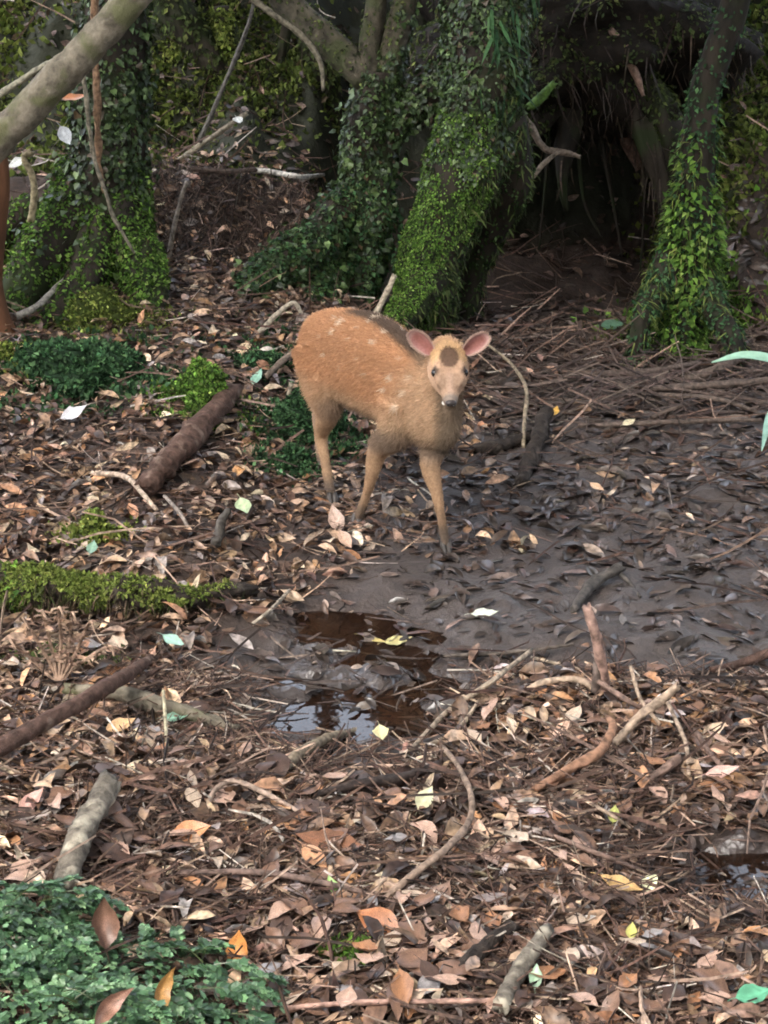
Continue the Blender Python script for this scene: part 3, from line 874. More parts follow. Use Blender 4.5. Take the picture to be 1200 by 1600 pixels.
mb = MB()
twig_field(mb, 33000, 2.1, 3.6, lambda x, y: np.clip(.9 - mudmask(x, y), 0, 1) * (.3 + .65 * (fbm(x * 3, y * 3, 2) > -.1)), (.05, .19), (.0008, .0024), .022)
twig_field(mb, 13000, 3.4, 6.4, lambda x, y: np.clip(.9 - .85 * wetmask(x, y) - mudmask(x, y), 0, 1) * (.3 + .5 * (fbm(x * 3, y * 3, 2) > 0)), (.05, .17), (.0008, .0022), .022)
twig_field(mb, 900, 2.1, 6.6, lambda x, y: np.clip(.9 - mudmask(x, y), 0, 1), (.12, .35), (.002, .004), .05, bend=.35)
twig_field(mb, 1500, 6.0, 8.0, lambda x, y: .6 + 0 * x, (.08, .28), (.0012, .004), .08, rise=.5)
twig_field(mb, 900, 3.2, 4.1, lambda x, y: .6 * sm(.08, .3, puddle_dip(x, y)), (.04, .14), (.001, .0028), .03, pal=[(3, (.05, .036, .03)), (1, (.15, .11, .085))])
# rotting rootlets hanging over the little bank
twig_field(mb, 3800, 6.45, 6.85, lambda x, y: sm(-.1, -.25, x) * sm(-.95, -.75, x), (.05, .15), (.001, .0024), .02, rise=1.2, pal=[(3, (.05, .03, .022)), (2, (.09, .06, .045)), (1, (.03, .02, .015))])
# wiry tangle on the damp ground before the ferny tree
twig_field(mb, 1500, 5.5, 6.4, lambda x, y: sm(.3, .6, x), (.12, .5), (.0015, .004), .05, pal=[(3, (.06, .04, .032)), (2, (.11, .08, .065)), (1, (.03, .02, .016))])
tag(mb.obj('twig_litter', M_TWIG, smooth=False), 'fine rotting twigs and needles strewn through the leaf litter', kind='stuff')


def moss_ground(name, n, y0, y1, keep, pal, size, label):
    x, y, z = ground_points(n, y0, y1)
    k = RNG.random(len(x)) < keep(x, y)
    x, y, z = x[k], y[k], z[k]; n = len(x)
    nn = hnorm(x, y)
    tip = norm(nn * .7 + RNG.normal(0, .6, (n, 3)) + np.array([0, -.3, 0]))
    ln = norm(np.cross(tip, RNG.normal(0, 1, (n, 3))))
    m = MB()
    scatter(m, T_KITE, np.stack([x, y, z], -1), frames(ln, tip), RNG.uniform(size[0], size[1], n), pick(pal, n), width=RNG.uniform(.8, 1.4, n), curl=RNG.normal(0, .4, n))
    tag(m.obj(name, M_MOSS, smooth=False), label, kind='stuff')


x, y = RNG.uniform(-1.0, -.12, 4200), RNG.uniform(6.45, 6.98, 4200)
n = len(x); z = height(x, y); nn = hnorm(x, y)
m = MB()
tip = norm(np.array([0, -.25, -.8]) + RNG.normal(0, .7, (n, 3)))
scatter(m, T_BLADE, np.stack([x, y, z], -1) + nn * RNG.uniform(.0, .03, (n, 1)), frames(norm(nn + RNG.normal(0, .4, (n, 3))), tip), RNG.uniform(.025, .085, n), pick([(3, (.045, .028, .02)), (2, (.08, .055, .04)), (1, (.15, .11, .085)), (2, (.022, .015, .012))], n), width=np.full(n, .28), curl=RNG.normal(0, .6, n))
tag(m.obj('rootlet_fringe', M_TWIG, smooth=False), 'brown fibrous rootlets hanging over the little bank', kind='stuff')

patch = lambda x, y, s=2.2: np.clip(fbm(x * s + 7, y * s + 3, 3) * 1.4 + .5, .08, 1)
moss_ground('mound_moss', 170000, 6.9, 9.6, lambda x, y: patch(x, y) * (1.3 * sm(-.1, -.3, x) * sm(6.85, 7.05, y) + .8 * sm(1.0, 1.2, x) * sm(6.8, 7.1, y) + sm(8.4, 8.7, y) * .8), PAL_MOUND, (.016, .040), 'dull olive moss over the rising ground behind the trees')
moss_ground('slope_moss', 60000, 6.5, 9.2, lambda x, y: patch(x, y, 3) * (sm(1.05, 1.2, x) + .8 * sm(-.45, -.7, x) * sm(7.2, 7.5, y)), PAL_MOSSY, (.02, .05), 'brighter yellow green moss on the slope')
moss_ground('bank_moss', 26000, 5.2, 6.5, lambda x, y: np.clip(patch(x, y, 4) - .1, 0, 1) * (np.exp(-(((x + .28) / .22) ** 2 + ((y - 5.75) / .42) ** 2) ** 2) + sm(-.85, -1.0, x) * sm(5.3, 5.7, y)), PAL_MOSSB, (.012, .03), 'dark green moss on the ground by the tree roots')
# ------------------------------------------------------------------ END_LITTER

# ------------------------------------------------------------------ moss cushions
def cushion(label, px, py, wpx, hpx, pal, n, size=(.008, .017), tpl=T_KITE, name='moss_cushion', cat='moss', flat=.55, mat=None):
    c = ground_at(px, py + hpx * .3)
    s = np.linalg.norm(c - EYE) / FPX
    rx, ry, rz = wpx * .5 * s, wpx * .46 * s, hpx * .5 * s * .95
    t = thing(name, label, cat, None)
    a, b = 26, 14
    TH, PH = np.meshgrid(np.linspace(0, 2 * np.pi, a, endpoint=False), np.linspace(.05, np.pi * .72, b))
    D = np.stack([np.cos(TH) * np.sin(PH), np.sin(TH) * np.sin(PH), np.cos(PH)], -1)
    r = 1 + .55 * fbm(D[..., 0] * 1.7 + px, D[..., 1] * 1.7 + py + D[..., 2] * 1.7, 4)
    V = (D * r[..., None] * np.array([rx, ry, rz]) * .85 + c).reshape(-1, 3)
    ii = np.arange(b - 1)[:, None] * a; jj = np.arange(a)[None]; kk = (jj + 1) % a
    q = np.stack([ii + jj, ii + a + jj, ii + a + kk, ii + kk], -1).reshape(-1, 4)
    MB().add(V, q, np.array(pal[0][1]) * .5).obj('cushion', mat or M_MOSS, t)
    cover(t, 'moss', [(V, q)], int(n * 1.9), tpl, pal, size, mat or M_MOSS, tipdown=.0, out=.9, upbias=.2, jit=.5)
    k = int(n * 1.1)
    g = RNG.normal(0, 1, (k, 2)) * .62
    x = c[0] + g[:, 0] * rx * 1.25; y = c[1] + g[:, 1] * ry * 1.25
    kp = fbm(x * 14, y * 14, 2) > -.15
    x, y = x[kp], y[kp]; k = len(x)
    tip = norm(RNG.normal(0, .7, (k, 3)) + np.array([0, -.2, .8]))
    m = MB()
    scatter(m, tpl, np.stack([x, y, height(x, y) + RNG.uniform(0, .022, k)], -1), frames(norm(np.cross(tip, RNG.normal(0, 1, (k, 3)))), tip), RNG.uniform(size[0], size[1] * 1.3, k), pick(pal, k, jit=.5))
    m.obj('moss', mat or M_MOSS, t, smooth=False)['kind'] = 'stuff'
    return t


cushion('large dark blue green mossy cushion below the ivy clad tree', 125, 558, 190, 130, PAL_MOSSB, 6500, (.010, .024))
cushion('upright green moss cushion behind the short reddish log', 312, 598, 92, 130, PAL_MOSS, 4200)
cushion('small dark moss cushion beside the pale mint leaf', 412, 560, 70, 55, PAL_MOSSB, 1500)
cushion('little yellow green moss tuft in the dry leaves', 150, 820, 62, 80, PAL_MOSSY, 1500)
cushion('dull moss clump under the mossy log', 105, 1015, 90, 80, PAL_OLIVE, 1400)
cushion('tiny bright moss tuft among foreground leaves', 540, 1500, 46, 30, PAL_MOSS, 420, (.008, .016))
cushion('bright moss spilling from the roots of the ivy clad tree', 165, 470, 120, 90, PAL_MOSSY, 3600)
cushion('yellow green moss at the foot of the orange barked trunk', 8, 548, 90, 60, PAL_MOSSY, 2200)
cushion('moss heap behind the fawn\'s hind legs', 478, 640, 110, 130, PAL_MOSSB, 4200)
cushion('ragged fern clump at the foot of the ferny tree', 1066, 478, 120, 110, PAL_MOSS, 3800, (.010, .024), T_IVY, 'fern_clump', 'fern')
cushion('dull fern clump between the ferny tree and the dark hollow', 1018, 505, 70, 60, PAL_MOUND, 1800, (.010, .022), T_IVY, 'fern_clump', 'fern')
cushion('low moss by the thin pale root near the hind hooves', 452, 712, 80, 50, PAL_MOSSB, 1400)

# ------------------------------------------------------------------ logs and sticks
def stick(name, label, cat, pts, rad, mat=None, col=None, seg=10, lump=.12, group=None, Y=None, twigs=()):
    P = []
    for p in pts:
        lift = p[2] if len(p) > 2 else 0.0
        if Y is not None:
            P.append(at(p[0], p[1], Y + lift))
        else:
            g = ground_at(p[0], p[1], lift)
            P.append(g)
    sc_ = [np.linalg.norm(p - EYE) / FPX for p in P]
    R = [r * s for r, s in zip(rad, sc_)]
    if Y is None:
        P = [p + np.array([0, 0, r * .6 + .022 * float(1 - wetmask(p[0], p[1]))]) for p, r in zip(P, R)]
    nr = max(8, 10 * (len(P) - 1))
    seg = seg + 2
    V, F = tube(P, R, seg, nr, lump * 1.5, 26, True, random.random() * 9)
    kn = 1 + .10 * RNG.normal(0, 1, len(V))
    ax_ = [norm(P[0] - P[1]), norm(P[-1] - P[-2])]
    V[:seg] += ax_[0] * (RNG.uniform(-.4, 1.0, (seg, 1)) * R[0]); V[(nr - 1) * seg:nr * seg] += ax_[1] * (RNG.uniform(-.4, 1.0, (seg, 1)) * R[-1])
    V += RNG.normal(0, 1, V.shape) * (.05 * np.mean(R))
    c = np.array(col if col is not None else (.15, .1, .07))
    if twigs:
        t = thing(name, label, cat, group)
        MB().add(V, F, c).obj('branch', mat or M_TWIG, t)
        for tp, tr in twigs:
            Q_ = [ground_at(p[0], p[1], p[2] if len(p) > 2 else 0) + np.array([0, 0, .004]) for p in tp]
            v, f = tube(Q_, [r * sc_[0] for r in tr], 7, max(5, 6 * (len(Q_) - 1)), .1, 14, True, random.random() * 9)
            MB().add(v, f, c).obj('twig', mat or M_TWIG, t)
        return t, (V, F[0])
    o = MB().add(V, F, c).obj(name, mat or M_TWIG)
    return tag(o, label, cat, group), (V, F[0])


BR, DK, PALE, PINK, GREY = (.16, .09, .06), (.05, .036, .03), (.34, .25, .18), (.36, .22, .17), (.13, .115, .095)
stick('short_log', 'short reddish brown rotting log lying against the moss cushion', 'log', [(228, 785), (262, 745, .01), (312, 690, .015), (362, 632, .02)], [17, 19, 19, 15], M_BARKRED, seg=14, lump=.16)
stick('fallen_branch', 'smooth brown branch with a stubby fork, resting over a grey log', 'branch', [(-60, 1228, .03), (40, 1172, .045), (150, 1108, .06), (205, 1072, .06), (237, 1046, .05)], [14, 14, 13, 11, 6], M_BARKRED, seg=12, lump=.08,
      twigs=[([(215, 1066, .06), (245, 1050, .065), (262, 1040, .06)], [6, 4, 2])])
stick('fallen_branch', 'grey brown half buried log under the smooth brown branch', 'branch', [(105, 1098), (190, 1108, .01), (280, 1130, .01), (372, 1150)], [9, 13, 12, 8], M_BARKGREY, lump=.2)
stick('branch_stub', 'mottled grey broken branch stub beside the leafy ground plant', 'branch', [(100, 1420), (118, 1355, .02), (140, 1310, .03), (172, 1252, .04)], [19, 20, 19, 18], M_BARKPALE, seg=14, lump=.14)
o, sf = stick('mossy_log', 'long low log covered in bright moss, its far end bare', 'log', [(-80, 950, .02), (60, 945, .03), (180, 948, .03), (280, 955, .02), (400, 938, .005)], [20, 26, 19, 15, 8], M_BARKBROWN, seg=16, lump=.42)
cover(o, 'moss', [sf], 26000, T_KITE, PAL_MOSSY, (.006, .014), M_MOSS, tipdown=.1, out=.9, region=lambda p, n: (p[:, 0] < -.50 + .16 * fbm(p[:, 0] * 9, p[:, 2] * 30, 2) + .08 * RNG.random(len(p))) & (n[:, 2] > -.35 + .7 * fbm(p[:, 0] * 11, p[:, 1] * 11, 3)))
cover(o, 'moss', [sf], 2600, T_KITE, PAL_MOSS, (.012, .026), M_MOSS, tipdown=.3, out=.9, region=lambda p, n: (p[:, 0] < -.5) & (fbm(p[:, 0] * 8 + 5, p[:, 1] * 8, 2) > .1), jit=.5)
cover(o, 'fringe', [sf], 2400, T_BLADE, [(2, (.05, .05, .02)), (2, (.08, .055, .035)), (1, (.14, .10, .07)), (1, (.06, .08, .025))], (.015, .045), M_MOSS, tipdown=1.0, out=.6, width=.4, region=lambda p, n: n[:, 2] < .3)
stick('curved_branch', 'curved grey branch arching out of the leaves into the puddle', 'branch', [(446, 1220), (470, 1192, .01), (518, 1160, .02), (578, 1143)], [9, 9, 8, 6], col=(.19, .15, .10))
stick('forked_twig', 'pale forked twig lying along the puddle edge', 'twig', [(636, 1190), (700, 1122, .012), (764, 1085, .02), (830, 1030, .02)], [4, 4.5, 4.5, 3.5], col=(.33, .26, .19),
      twigs=[([(655, 1175), (715, 1143, .005), (748, 1098, .012)], [4, 4, 3]), ([(830, 1030, .02), (880, 1042, .015), (930, 1054)], [3, 3, 2.5])])
stick('long_twig', 'long straight dark twig lying flat across the mud', 'twig', [(690, 1034), (800, 1031), (895, 1018)], [3.2, 3.4, 2.5], col=(.10, .08, .065))
o, sf = stick('upright_stake', 'broken upright stick with a pale pink tip', 'stick', [(944, 1100), (936, 1040, .09), (926, 1000, .15), (917, 970, .19)], [9, 9, 8, 7], col=(.30, .19, .15), lump=.1)
stick('upright_stake', 'dull grey splinter standing against the pink tipped stick', 'stick', [(930, 1102), (932, 1060, .06), (934, 1020, .10)], [7, 6, 3], col=(.12, .09, .075))
stick('bent_root', 'orange brown bent root hooking up out of the litter', 'root', [(838, 1252), (890, 1222, .015), (935, 1195, .03), (956, 1160, .05), (950, 1140, .06)], [6, 8, 8, 7, 5], col=(.24, .13, .08))
stick('pale_twig', 'thick pale stem slanting up beside the bent root', 'twig', [(960, 1182), (1000, 1138, .05), (1028, 1118, .08), (1056, 1094, .12)], [6, 7, 7, 6], col=PALE)
for pts, rr_, lab in (([(985, 1058, .06), (1000, 1110, .04), (1030, 1150, .01)], [3, 3, 3], 'thin pale stem crossing behind the thick pale stem'),
                      ([(1040, 1110, .05), (1070, 1180, .03), (1075, 1230)], [3, 3.5, 3], 'thin pale stem with a swollen joint, right of the pale stem'),
                      ([(1085, 1160, .03), (1115, 1205, .02), (1155, 1240)], [4, 4, 3], 'straight pinkish twig ending at a curled pink leaf'),
                      ([(930, 1080, .03), (975, 1110, .03), (1010, 1130, .01)], [4, 4, 3], 'dark twig behind the pink tipped stick'),
                      ([(905, 1265, .01), (955, 1290, .02), (985, 1310)], [3, 3, 2], 'short pale twig beside the yellowing leaf'),
                      ([(815, 1100), (855, 1083, .02), (905, 1082, .02), (930, 1100)], [4, 5, 5, 4], 'pale bark strip arched over the mud'),
                      ([(1005, 1245), (1040, 1220, .015), (1060, 1205, .02)], [6, 7, 6], 'short grey broken twig near the small puddle'),
                      ([(850, 1320), (930, 1350, .015), (1000, 1375, .01), (1030, 1390)], [4, 4, 4, 3], 'long brown twig pointing at the small puddle')):
    stick('thin_twig', lab, 'twig', pts, rr_, col=PALE if 'pale' in lab else (.17, .11, .085))
stick('bark_stick', 'mottled grey lichen spotted stick beside a small green leaf', 'stick', [(782, 1600), (800, 1562, .01), (822, 1525, .015), (852, 1480, .02)], [13, 14, 13, 10], M_BARKPALE, seg=12)
stick('dark_stick', 'dark rotten stick ending behind the lichen spotted stick', 'stick', [(715, 1540), (760, 1505, .005), (800, 1470)], [11, 13, 9], M_BARKBROWN, lump=.2)
stick('hooked_twig', 'long pale twig bent into a hook over the leaf litter', 'twig', [(602, 1425), (650, 1385, .015), (700, 1345, .02), (732, 1305, .03), (736, 1265, .03), (715, 1215, .02), (690, 1180)], [6, 6, 6, 5, 5, 4, 4], col=(.24, .17, .125))
stick('dark_stick', 'slender dark stick across the litter below the puddle', 'stick', [(488, 1262), (560, 1246, .01), (640, 1232, .012), (700, 1205)], [5, 8, 8, 6], col=DK)
stick('long_twig', 'long thin brown twig crossing the foreground leaves', 'twig', [(280, 1385, .01), (400, 1384, .015), (520, 1404, .015), (622, 1432)], [4, 5, 4.5, 3], col=(.15, .10, .08))
stick('long_twig', 'pinkish bare twig low on the foreground litter', 'twig', [(430, 1600), (560, 1590, .01), (700, 1588, .01), (800, 1586)], [4, 4, 4, 5], col=PINK)
stick('angled_twig', 'kinked pale twig above the orange leaf', 'twig', [(325, 1275), (340, 1250, .015), (372, 1240, .02), (440, 1272, .01), (470, 1290)], [3.5, 4, 4, 3.5, 3], col=(.30, .22, .17))
stick('dark_branch', 'short dark branch leaning on the ground to the side of the fawn', 'branch', [(812, 762), (826, 728, .01), (840, 695, .02), (852, 652, .02)], [10, 12, 12, 11], M_BARKBROWN, lump=.18)
stick('dark_branch', 'blackened log piece lying under the leaning dark branch', 'branch', [(740, 712), (780, 704, .005), (826, 690)], [9, 11, 9], M_BARKBROWN, lump=.2)
stick('arched_twig', 'thin pale twig arching up beside the fawn\'s ear', 'twig', [(818, 700), (820, 650, .05), (822, 610, .09), (800, 572, .13), (764, 543, .16)], [3, 3.2, 3, 2.6, 2], col=(.24, .19, .13))
for pts, rr_, lab in (([(880, 583), (960, 587, .03), (1030, 582, .05), (1092, 570, .05)], [5, 5, 5, 4], 'long thin branch lying before the root foot of the ferny tree'),
                      ([(1010, 612, .02), (1100, 606, .05), (1230, 596, .06)], [5, 6, 6], 'smooth straight branch propped below the mint green blade leaf'),
                      ([(905, 668), (1000, 664, .02), (1100, 660, .03), (1190, 658, .02)], [4, 4, 4, 3], 'lowest of the straight twigs lying across the damp leaves'),
                      ([(1030, 620, .03), (1120, 626, .04), (1190, 648, .01)], [4, 4, 3], 'drooping dark twig under the propped branch'),
                      ([(1020, 655), (1060, 638, .02), (1090, 630, .03)], [4, 4, 3], 'short twig angled up between the straight twigs'),
                      ([(1070, 600, .01), (1120, 585, .03), (1160, 562, .04)], [8, 9, 7], 'dark dead branch behind the propped branch')):
    stick('tangle_branch', lab, 'branch', pts, rr_, col=(.10, .073, .058))
stick('mud_stick', 'grey mud caked stick with a split end, sunk in the mud', 'stick', [(895, 958), (928, 920, .01), (968, 893, .015)], [6, 10, 8], col=(.07, .06, .052),
      twigs=[([(965, 895, .015), (985, 915), (1000, 935)], [5, 4, 3])])
stick('reddish_stick', 'reddish brown stick lying on bare grey mud', 'stick', [(1112, 1056), (1160, 1040, .01), (1260, 1000, .02)], [5, 7, 7], M_BARKRED)
stick('grey_root', 'thin grey root curving over the hollow of the ivy clad tree', 'root', [(28, 508, .02), (60, 492, .03), (95, 455, .06), (135, 425, .08)], [5, 5, 4, 3], col=(.22, .20, .17))
stick('bleached_twig', 'bleached white twig lying on the ledge of the rooty bank', 'twig', [(395, 277, .02), (430, 281, .03), (470, 288, .03), (505, 284, .02)], [4, 4, 4, 3], col=(.52, .48, .42))
stick('brown_twig', 'brown twig continuing along the ledge from the bleached one', 'twig', [(295, 275, .03), (350, 280, .03), (398, 277, .03)], [4, 4, 4], col=(.10, .07, .055))
stick('dead_stick', 'pale dead stick propped diagonally against the mossy mound', 'stick', [(262, 262), (320, 222), (385, 178)], [4, 4, 3.5], col=(.26, .22, .16), Y=7.0)
stick('hanging_vine', 'straight grey vine hanging over the mossy mound', 'vine', [(312, 220), (345, 145), (392, 25), (400, -60)], [4, 3.5, 3, 3], col=(.11, .10, .085), Y=6.95)
stick('climbing_vine', 'peeling brown vine running down the ivy clad trunk', 'vine', [(146, -60), (149, 90), (152, 180), (154, 250), (162, 300)], [5.5, 5, 5.5, 4.5, 2.5], lump=.3, col=(.20, .12, .07), Y=5.98)
stick('climbing_vine', 'thin greyish vine crossing the peeling brown one', 'vine', [(130, 110), (136, 170), (146, 240), (160, 285), (178, 340), (210, 395)], [2.5, 3.5, 3, 3, 2.5, 2], lump=.3, col=(.17, .15, .11), Y=5.93)
stick('bare_twig', 'thin pale twig dangling down the rooty bank', 'twig', [(262, 412), (272, 355), (284, 305), (292, 284)], [3.5, 3.5, 3, 3], col=(.24, .20, .16), Y=6.45)
stick('bare_twig', 'pale stick poking up just behind the fawn\'s back', 'twig', [(585, 495), (600, 465), (616, 432)], [5, 4.5, 4], col=(.40, .34, .25), Y=6.1)
stick('bare_twig', 'pale angled twig sticking out beside the fawn\'s rump', 'twig', [(405, 520), (432, 492), (458, 474), (470, 488)], [4, 4, 4, 3], col=(.34, .29, .22), Y=5.9)
stick('bare_twig', 'grey root trailing down the moss beside the fawn\'s hind leg', 'twig', [(455, 600), (448, 640), (452, 680), (466, 715), (480, 745)], [4, 4, 5, 4, 3], col=(.24, .20, .15), Y=5.3)
stick('bare_twig', 'grey twig leading from the mint leaf up to the rump', 'twig', [(415, 602, .01), (450, 570, .04), (492, 545, .06)], [5, 5, 4], col=(.16, .12, .09))
stick('pale_twig', 'crooked pale twig with a sharp bend, below the reddish log', 'twig', [(145, 752, .01), (195, 758, .02), (222, 785, .015), (245, 812)], [4, 4.5, 4, 3], col=(.42, .32, .24))
stick('grey_twig', 'thin grey twig running down from the reddish log', 'twig', [(258, 790, .01), (280, 815, .01), (295, 840)], [3, 3.5, 3], col=(.22, .18, .15))
stick('grey_twig', 'short dark peg standing in leaves near a pale green leaf', 'twig', [(338, 868), (345, 840, .02), (356, 815, .03)], [8, 8, 6], col=(.07, .06, .05))
stick('grey_twig', 'thin upright grass stalk beside the half buried log', 'twig', [(262, 1190), (259, 1140, .05), (256, 1095, .09)], [2.5, 3, 2.5], col=(.34, .30, .20))
stick('grey_twig', 'thin grey twig slanting over the damp litter near the puddle', 'twig', [(395, 985, .01), (425, 960, .02), (452, 935, .02)], [3, 3, 2.5], col=(.30, .25, .19))
big, sf = stick('leaning_log', 'big leaning grey green log slanting across in front of the ivy clad tree', 'log', [(-190, 400), (-90, 303), (0, 214), (100, 114), (192, 14), (300, -110)], [27, 27, 26, 25, 24, 23], M_BARKGREY, seg=20, lump=.06, Y=5.45)
stick('bare_twig', 'straight bare stick resting on top of the leaning log', 'twig', [(-30, 168), (15, 138), (60, 108), (90, 92)], [5, 5, 4.5, 4], col=(.24, .22, .16), Y=5.6)
stick('bare_twig', 'pale brown bent stem standing under the leaning log', 'twig', [(48, 345), (54, 305), (50, 275), (38, 248), (48, 238)], [5, 5.5, 5, 5, 6], col=(.30, .25, .15), Y=6.0)
stick('thin_branch', 'crooked thin branch crossing above the mossy mound', 'branch', [(360, -30), (420, 18), (470, 55), (500, 95), (505, 140)], [5, 5, 4.5, 4, 3], col=(.16, .14, .10), Y=6.5)
stick('thin_branch', 'dead grey twig hooked under the arching root', 'branch', [(808, 170), (830, 200), (850, 232), (880, 238), (905, 245)], [6, 6, 5, 5, 3], col=(.20, .15, .11), Y=6.85)
stick('thin_branch', 'pale splintered twig hanging below the arching root', 'branch', [(832, 278), (850, 255), (872, 238)], [3.5, 4, 3], col=(.26, .20, .15), Y=6.83)
stick('thin_branch', 'bright green mossy twig beside the leaning tree', 'branch', [(828, 168), (845, 152), (866, 130)], [6, 7, 5], col=(.09, .16, .03), Y=6.8)
stick('thin_branch', 'drooping dead root fibre on the arching root', 'branch', [(955, 48), (975, 75), (995, 120), (1005, 148)], [5, 9, 6, 3], col=(.24, .15, .11), Y=7.0)

# dead fern crown under the mossy log
dfern = thing('dead_fern', 'dry pale brown dead fern curling under the mossy log', 'fern')
root_p = ground_at(92, 1070, .02)
for k, (a_, b_) in enumerate((((80, 1010), (66, 955)), ((95, 1005), (92, 950)), ((108, 1010), (112, 958)), ((118, 1020), (140, 972)), ((60, 1040), (18, 1000)), ((75, 1030), (38, 968)), ((120, 1040), (170, 1010)), ((60, 1062), (0, 1066)))):
    p1 = at(*a_, root_p[1] + .01) ; p2 = at(*b_, root_p[1] - .02)
    V, F = tube([root_p, p1, p2, p2 + np.array([.012, -.02, -.012])], [.0042, .0038, .003, .0016], 7, 16, .2, 40)
    fo = MB().add(V, F, (.30, .20, .14)).obj('frond_stalk', M_TWIG, dfern)
    C_ = catmull([root_p, p1, p2], 20)[6:]
    nn_ = len(C_) * 2
    P_ = np.repeat(C_, 2, 0)
    tp_ = norm(np.stack([np.tile([1.0, -1.0], len(C_)), RNG.normal(0, .4, nn_), RNG.normal(-.3, .3, nn_)], -1))
    mm = MB(); scatter(mm, T_BLADE, P_, frames(norm(RNG.normal(0, .4, (nn_, 3)) + [0, -.6, .8]), tp_), RNG.uniform(.012, .030, nn_), pick([(1, (.28, .19, .13)), (1, (.18, .115, .08))], nn_), width=np.full(nn_, 1.2), curl=RNG.normal(0, .9, nn_))
    mm.obj('leaflets', M_TWIG, fo, smooth=False)['kind'] = 'stuff'
# ------------------------------------------------------------------ END_STICKS

# ------------------------------------------------------------------ single leaves
def leaf_mesh(name, col, mat, wid=1.0, curl=.4, roll=.8, twist=0.0, seed=0, stalk=True):
    """one leaf with midrib, wavy rim, thickness of paper and a stalk; unit length along +y, origin at its middle"""
    rg = np.random.default_rng(seed)
    nu, nv = 11, 7
    u = np.linspace(0, 1, nu); v = np.linspace(-1, 1, nv)
    U, Vv = np.meshgrid(u, v, indexing='ij')
    w = .25 * wid * np.sin(np.pi * np.clip(U, 0.001, .999) ** .85) ** 1.15 * (1 + .05 * rg.normal(0, 1, (nu, 1)))
    X = Vv * w
    Y_ = U - .5
    Z = roll * X ** 2 + curl * Y_ ** 2 - curl * .12 + twist * X * Y_ + .012 * np.abs(Vv) * rg.normal(0, 1, (nu, nv)) + .03 * np.abs(Vv) * w / .25
    top = np.stack([X, Y_, Z], -1).reshape(-1, 3)
    bot = top - np.array([0, 0, .008])
    i = np.arange(nu - 1)[:, None] * nv + np.arange(nv - 1)[None]
    q = np.stack([i, i + 1, i + nv + 1, i + nv], -1).reshape(-1, 4)
    n = nu * nv
    m = MB()
    c = np.array(col)[None] * (1 + .25 * rg.normal(0, .5, (n, 1)))
    c = np.where((np.abs(Vv).reshape(-1, 1) < .05), c * 1.25, c)
    m.add(np.vstack([top, bot]), [q, q[:, ::-1] + n], np.clip(np.vstack([c, c * .9]), 0, .9))
    if stalk:
        P = [top[3], top[3] + np.array([.02, -.12, .03]), top[3] + np.array([.05, -.24, .02])]
        tv, tf_ = tube(P, [.012, .010, .009], 5, 5)
        m.add(tv, tf_, np.array(col) * .8)
    return m.mesh(name, mat)


def put_leaf(me, label, group, p, nrm, ang, s, name='fallen_leaf'):
    o = link(name, me)
    f = frames(np.array([nrm]), np.array([[math.cos(ang), math.sin(ang), 0.0]]))[0]
    from mathutils import Matrix
    o.matrix_world = Matrix([[f[0][0] * s, f[0][1] * s, f[0][2] * s, p[0]], [f[1][0] * s, f[1][1] * s, f[1][2] * s, p[1]], [f[2][0] * s, f[2][1] * s, f[2][2] * s, p[2]], [0, 0, 0, 1]])
    return tag(o, label, 'leaf', group)


KINDS = [('pinkish tan dead leaf', (.40, .26, .195), 8), ('mid brown dead leaf', (.17, .095, .062), 9), ('rusty orange dead leaf', (.28, .135, .066), 3),
         ('silvery grey wet dead leaf', (.24, .22, .215), 3), ('pale straw dead leaf', (.46, .35, .26), 3), ('dark chocolate dead leaf', (.07, .042, .032), 7)]
MARKS = []
for o in COL.objects:
    if o.parent is None and o.get('category') in ('log', 'branch', 'twig', 'stick', 'root') and o.type == 'MESH':
        c_ = np.mean([list(v) for v in o.bound_box], axis=0)
        lb = ' '.join(o['label'].split()[:6])
        for cut in (' with', ' over', ' under', ' out', ' lying', ' against', ' across', ' beside', ' behind', ' in ', ' on', ' crossing', ' bent', ' slanting', ' low', ' covered', ' ending', ' pointing', ' standing', ' hooking', ' resting', ' running', ' along', ' up', ' near', ' arching', ' arched', ' leaning', ' down', ' above', ' sticking', ' poking', ' trailing', ' leading', ' dangling', ' propped', ' continuing', ' angled', ' angle', ', '):
            k_ = lb.find(cut)
            if k_ > 6:
                lb = lb[:k_]
        MARKS.append((c_, lb))
MARKS += [(np.array([0, 3.62, 0]), 'brown puddle'), (np.array([.55, 2.78, 0]), 'small glinting puddle'), (np.array([-.25, 2.3, 0]), 'leafy ground plant')]
variants = []
for li, (lab, c, w) in enumerate(KINDS):
    ms = [leaf_mesh('fallen_leaf', c, M_LITTER if li != 3 else M_WETLEAF, random.uniform(.75, 1.25), random.uniform(-.5, .6), random.uniform(-.9, 1.8), random.uniform(-.8, .8), 10 * li + k) for k in range(6)]
    variants += [(lab, ms)] * w
rg = random.Random(11)
cnt = 0
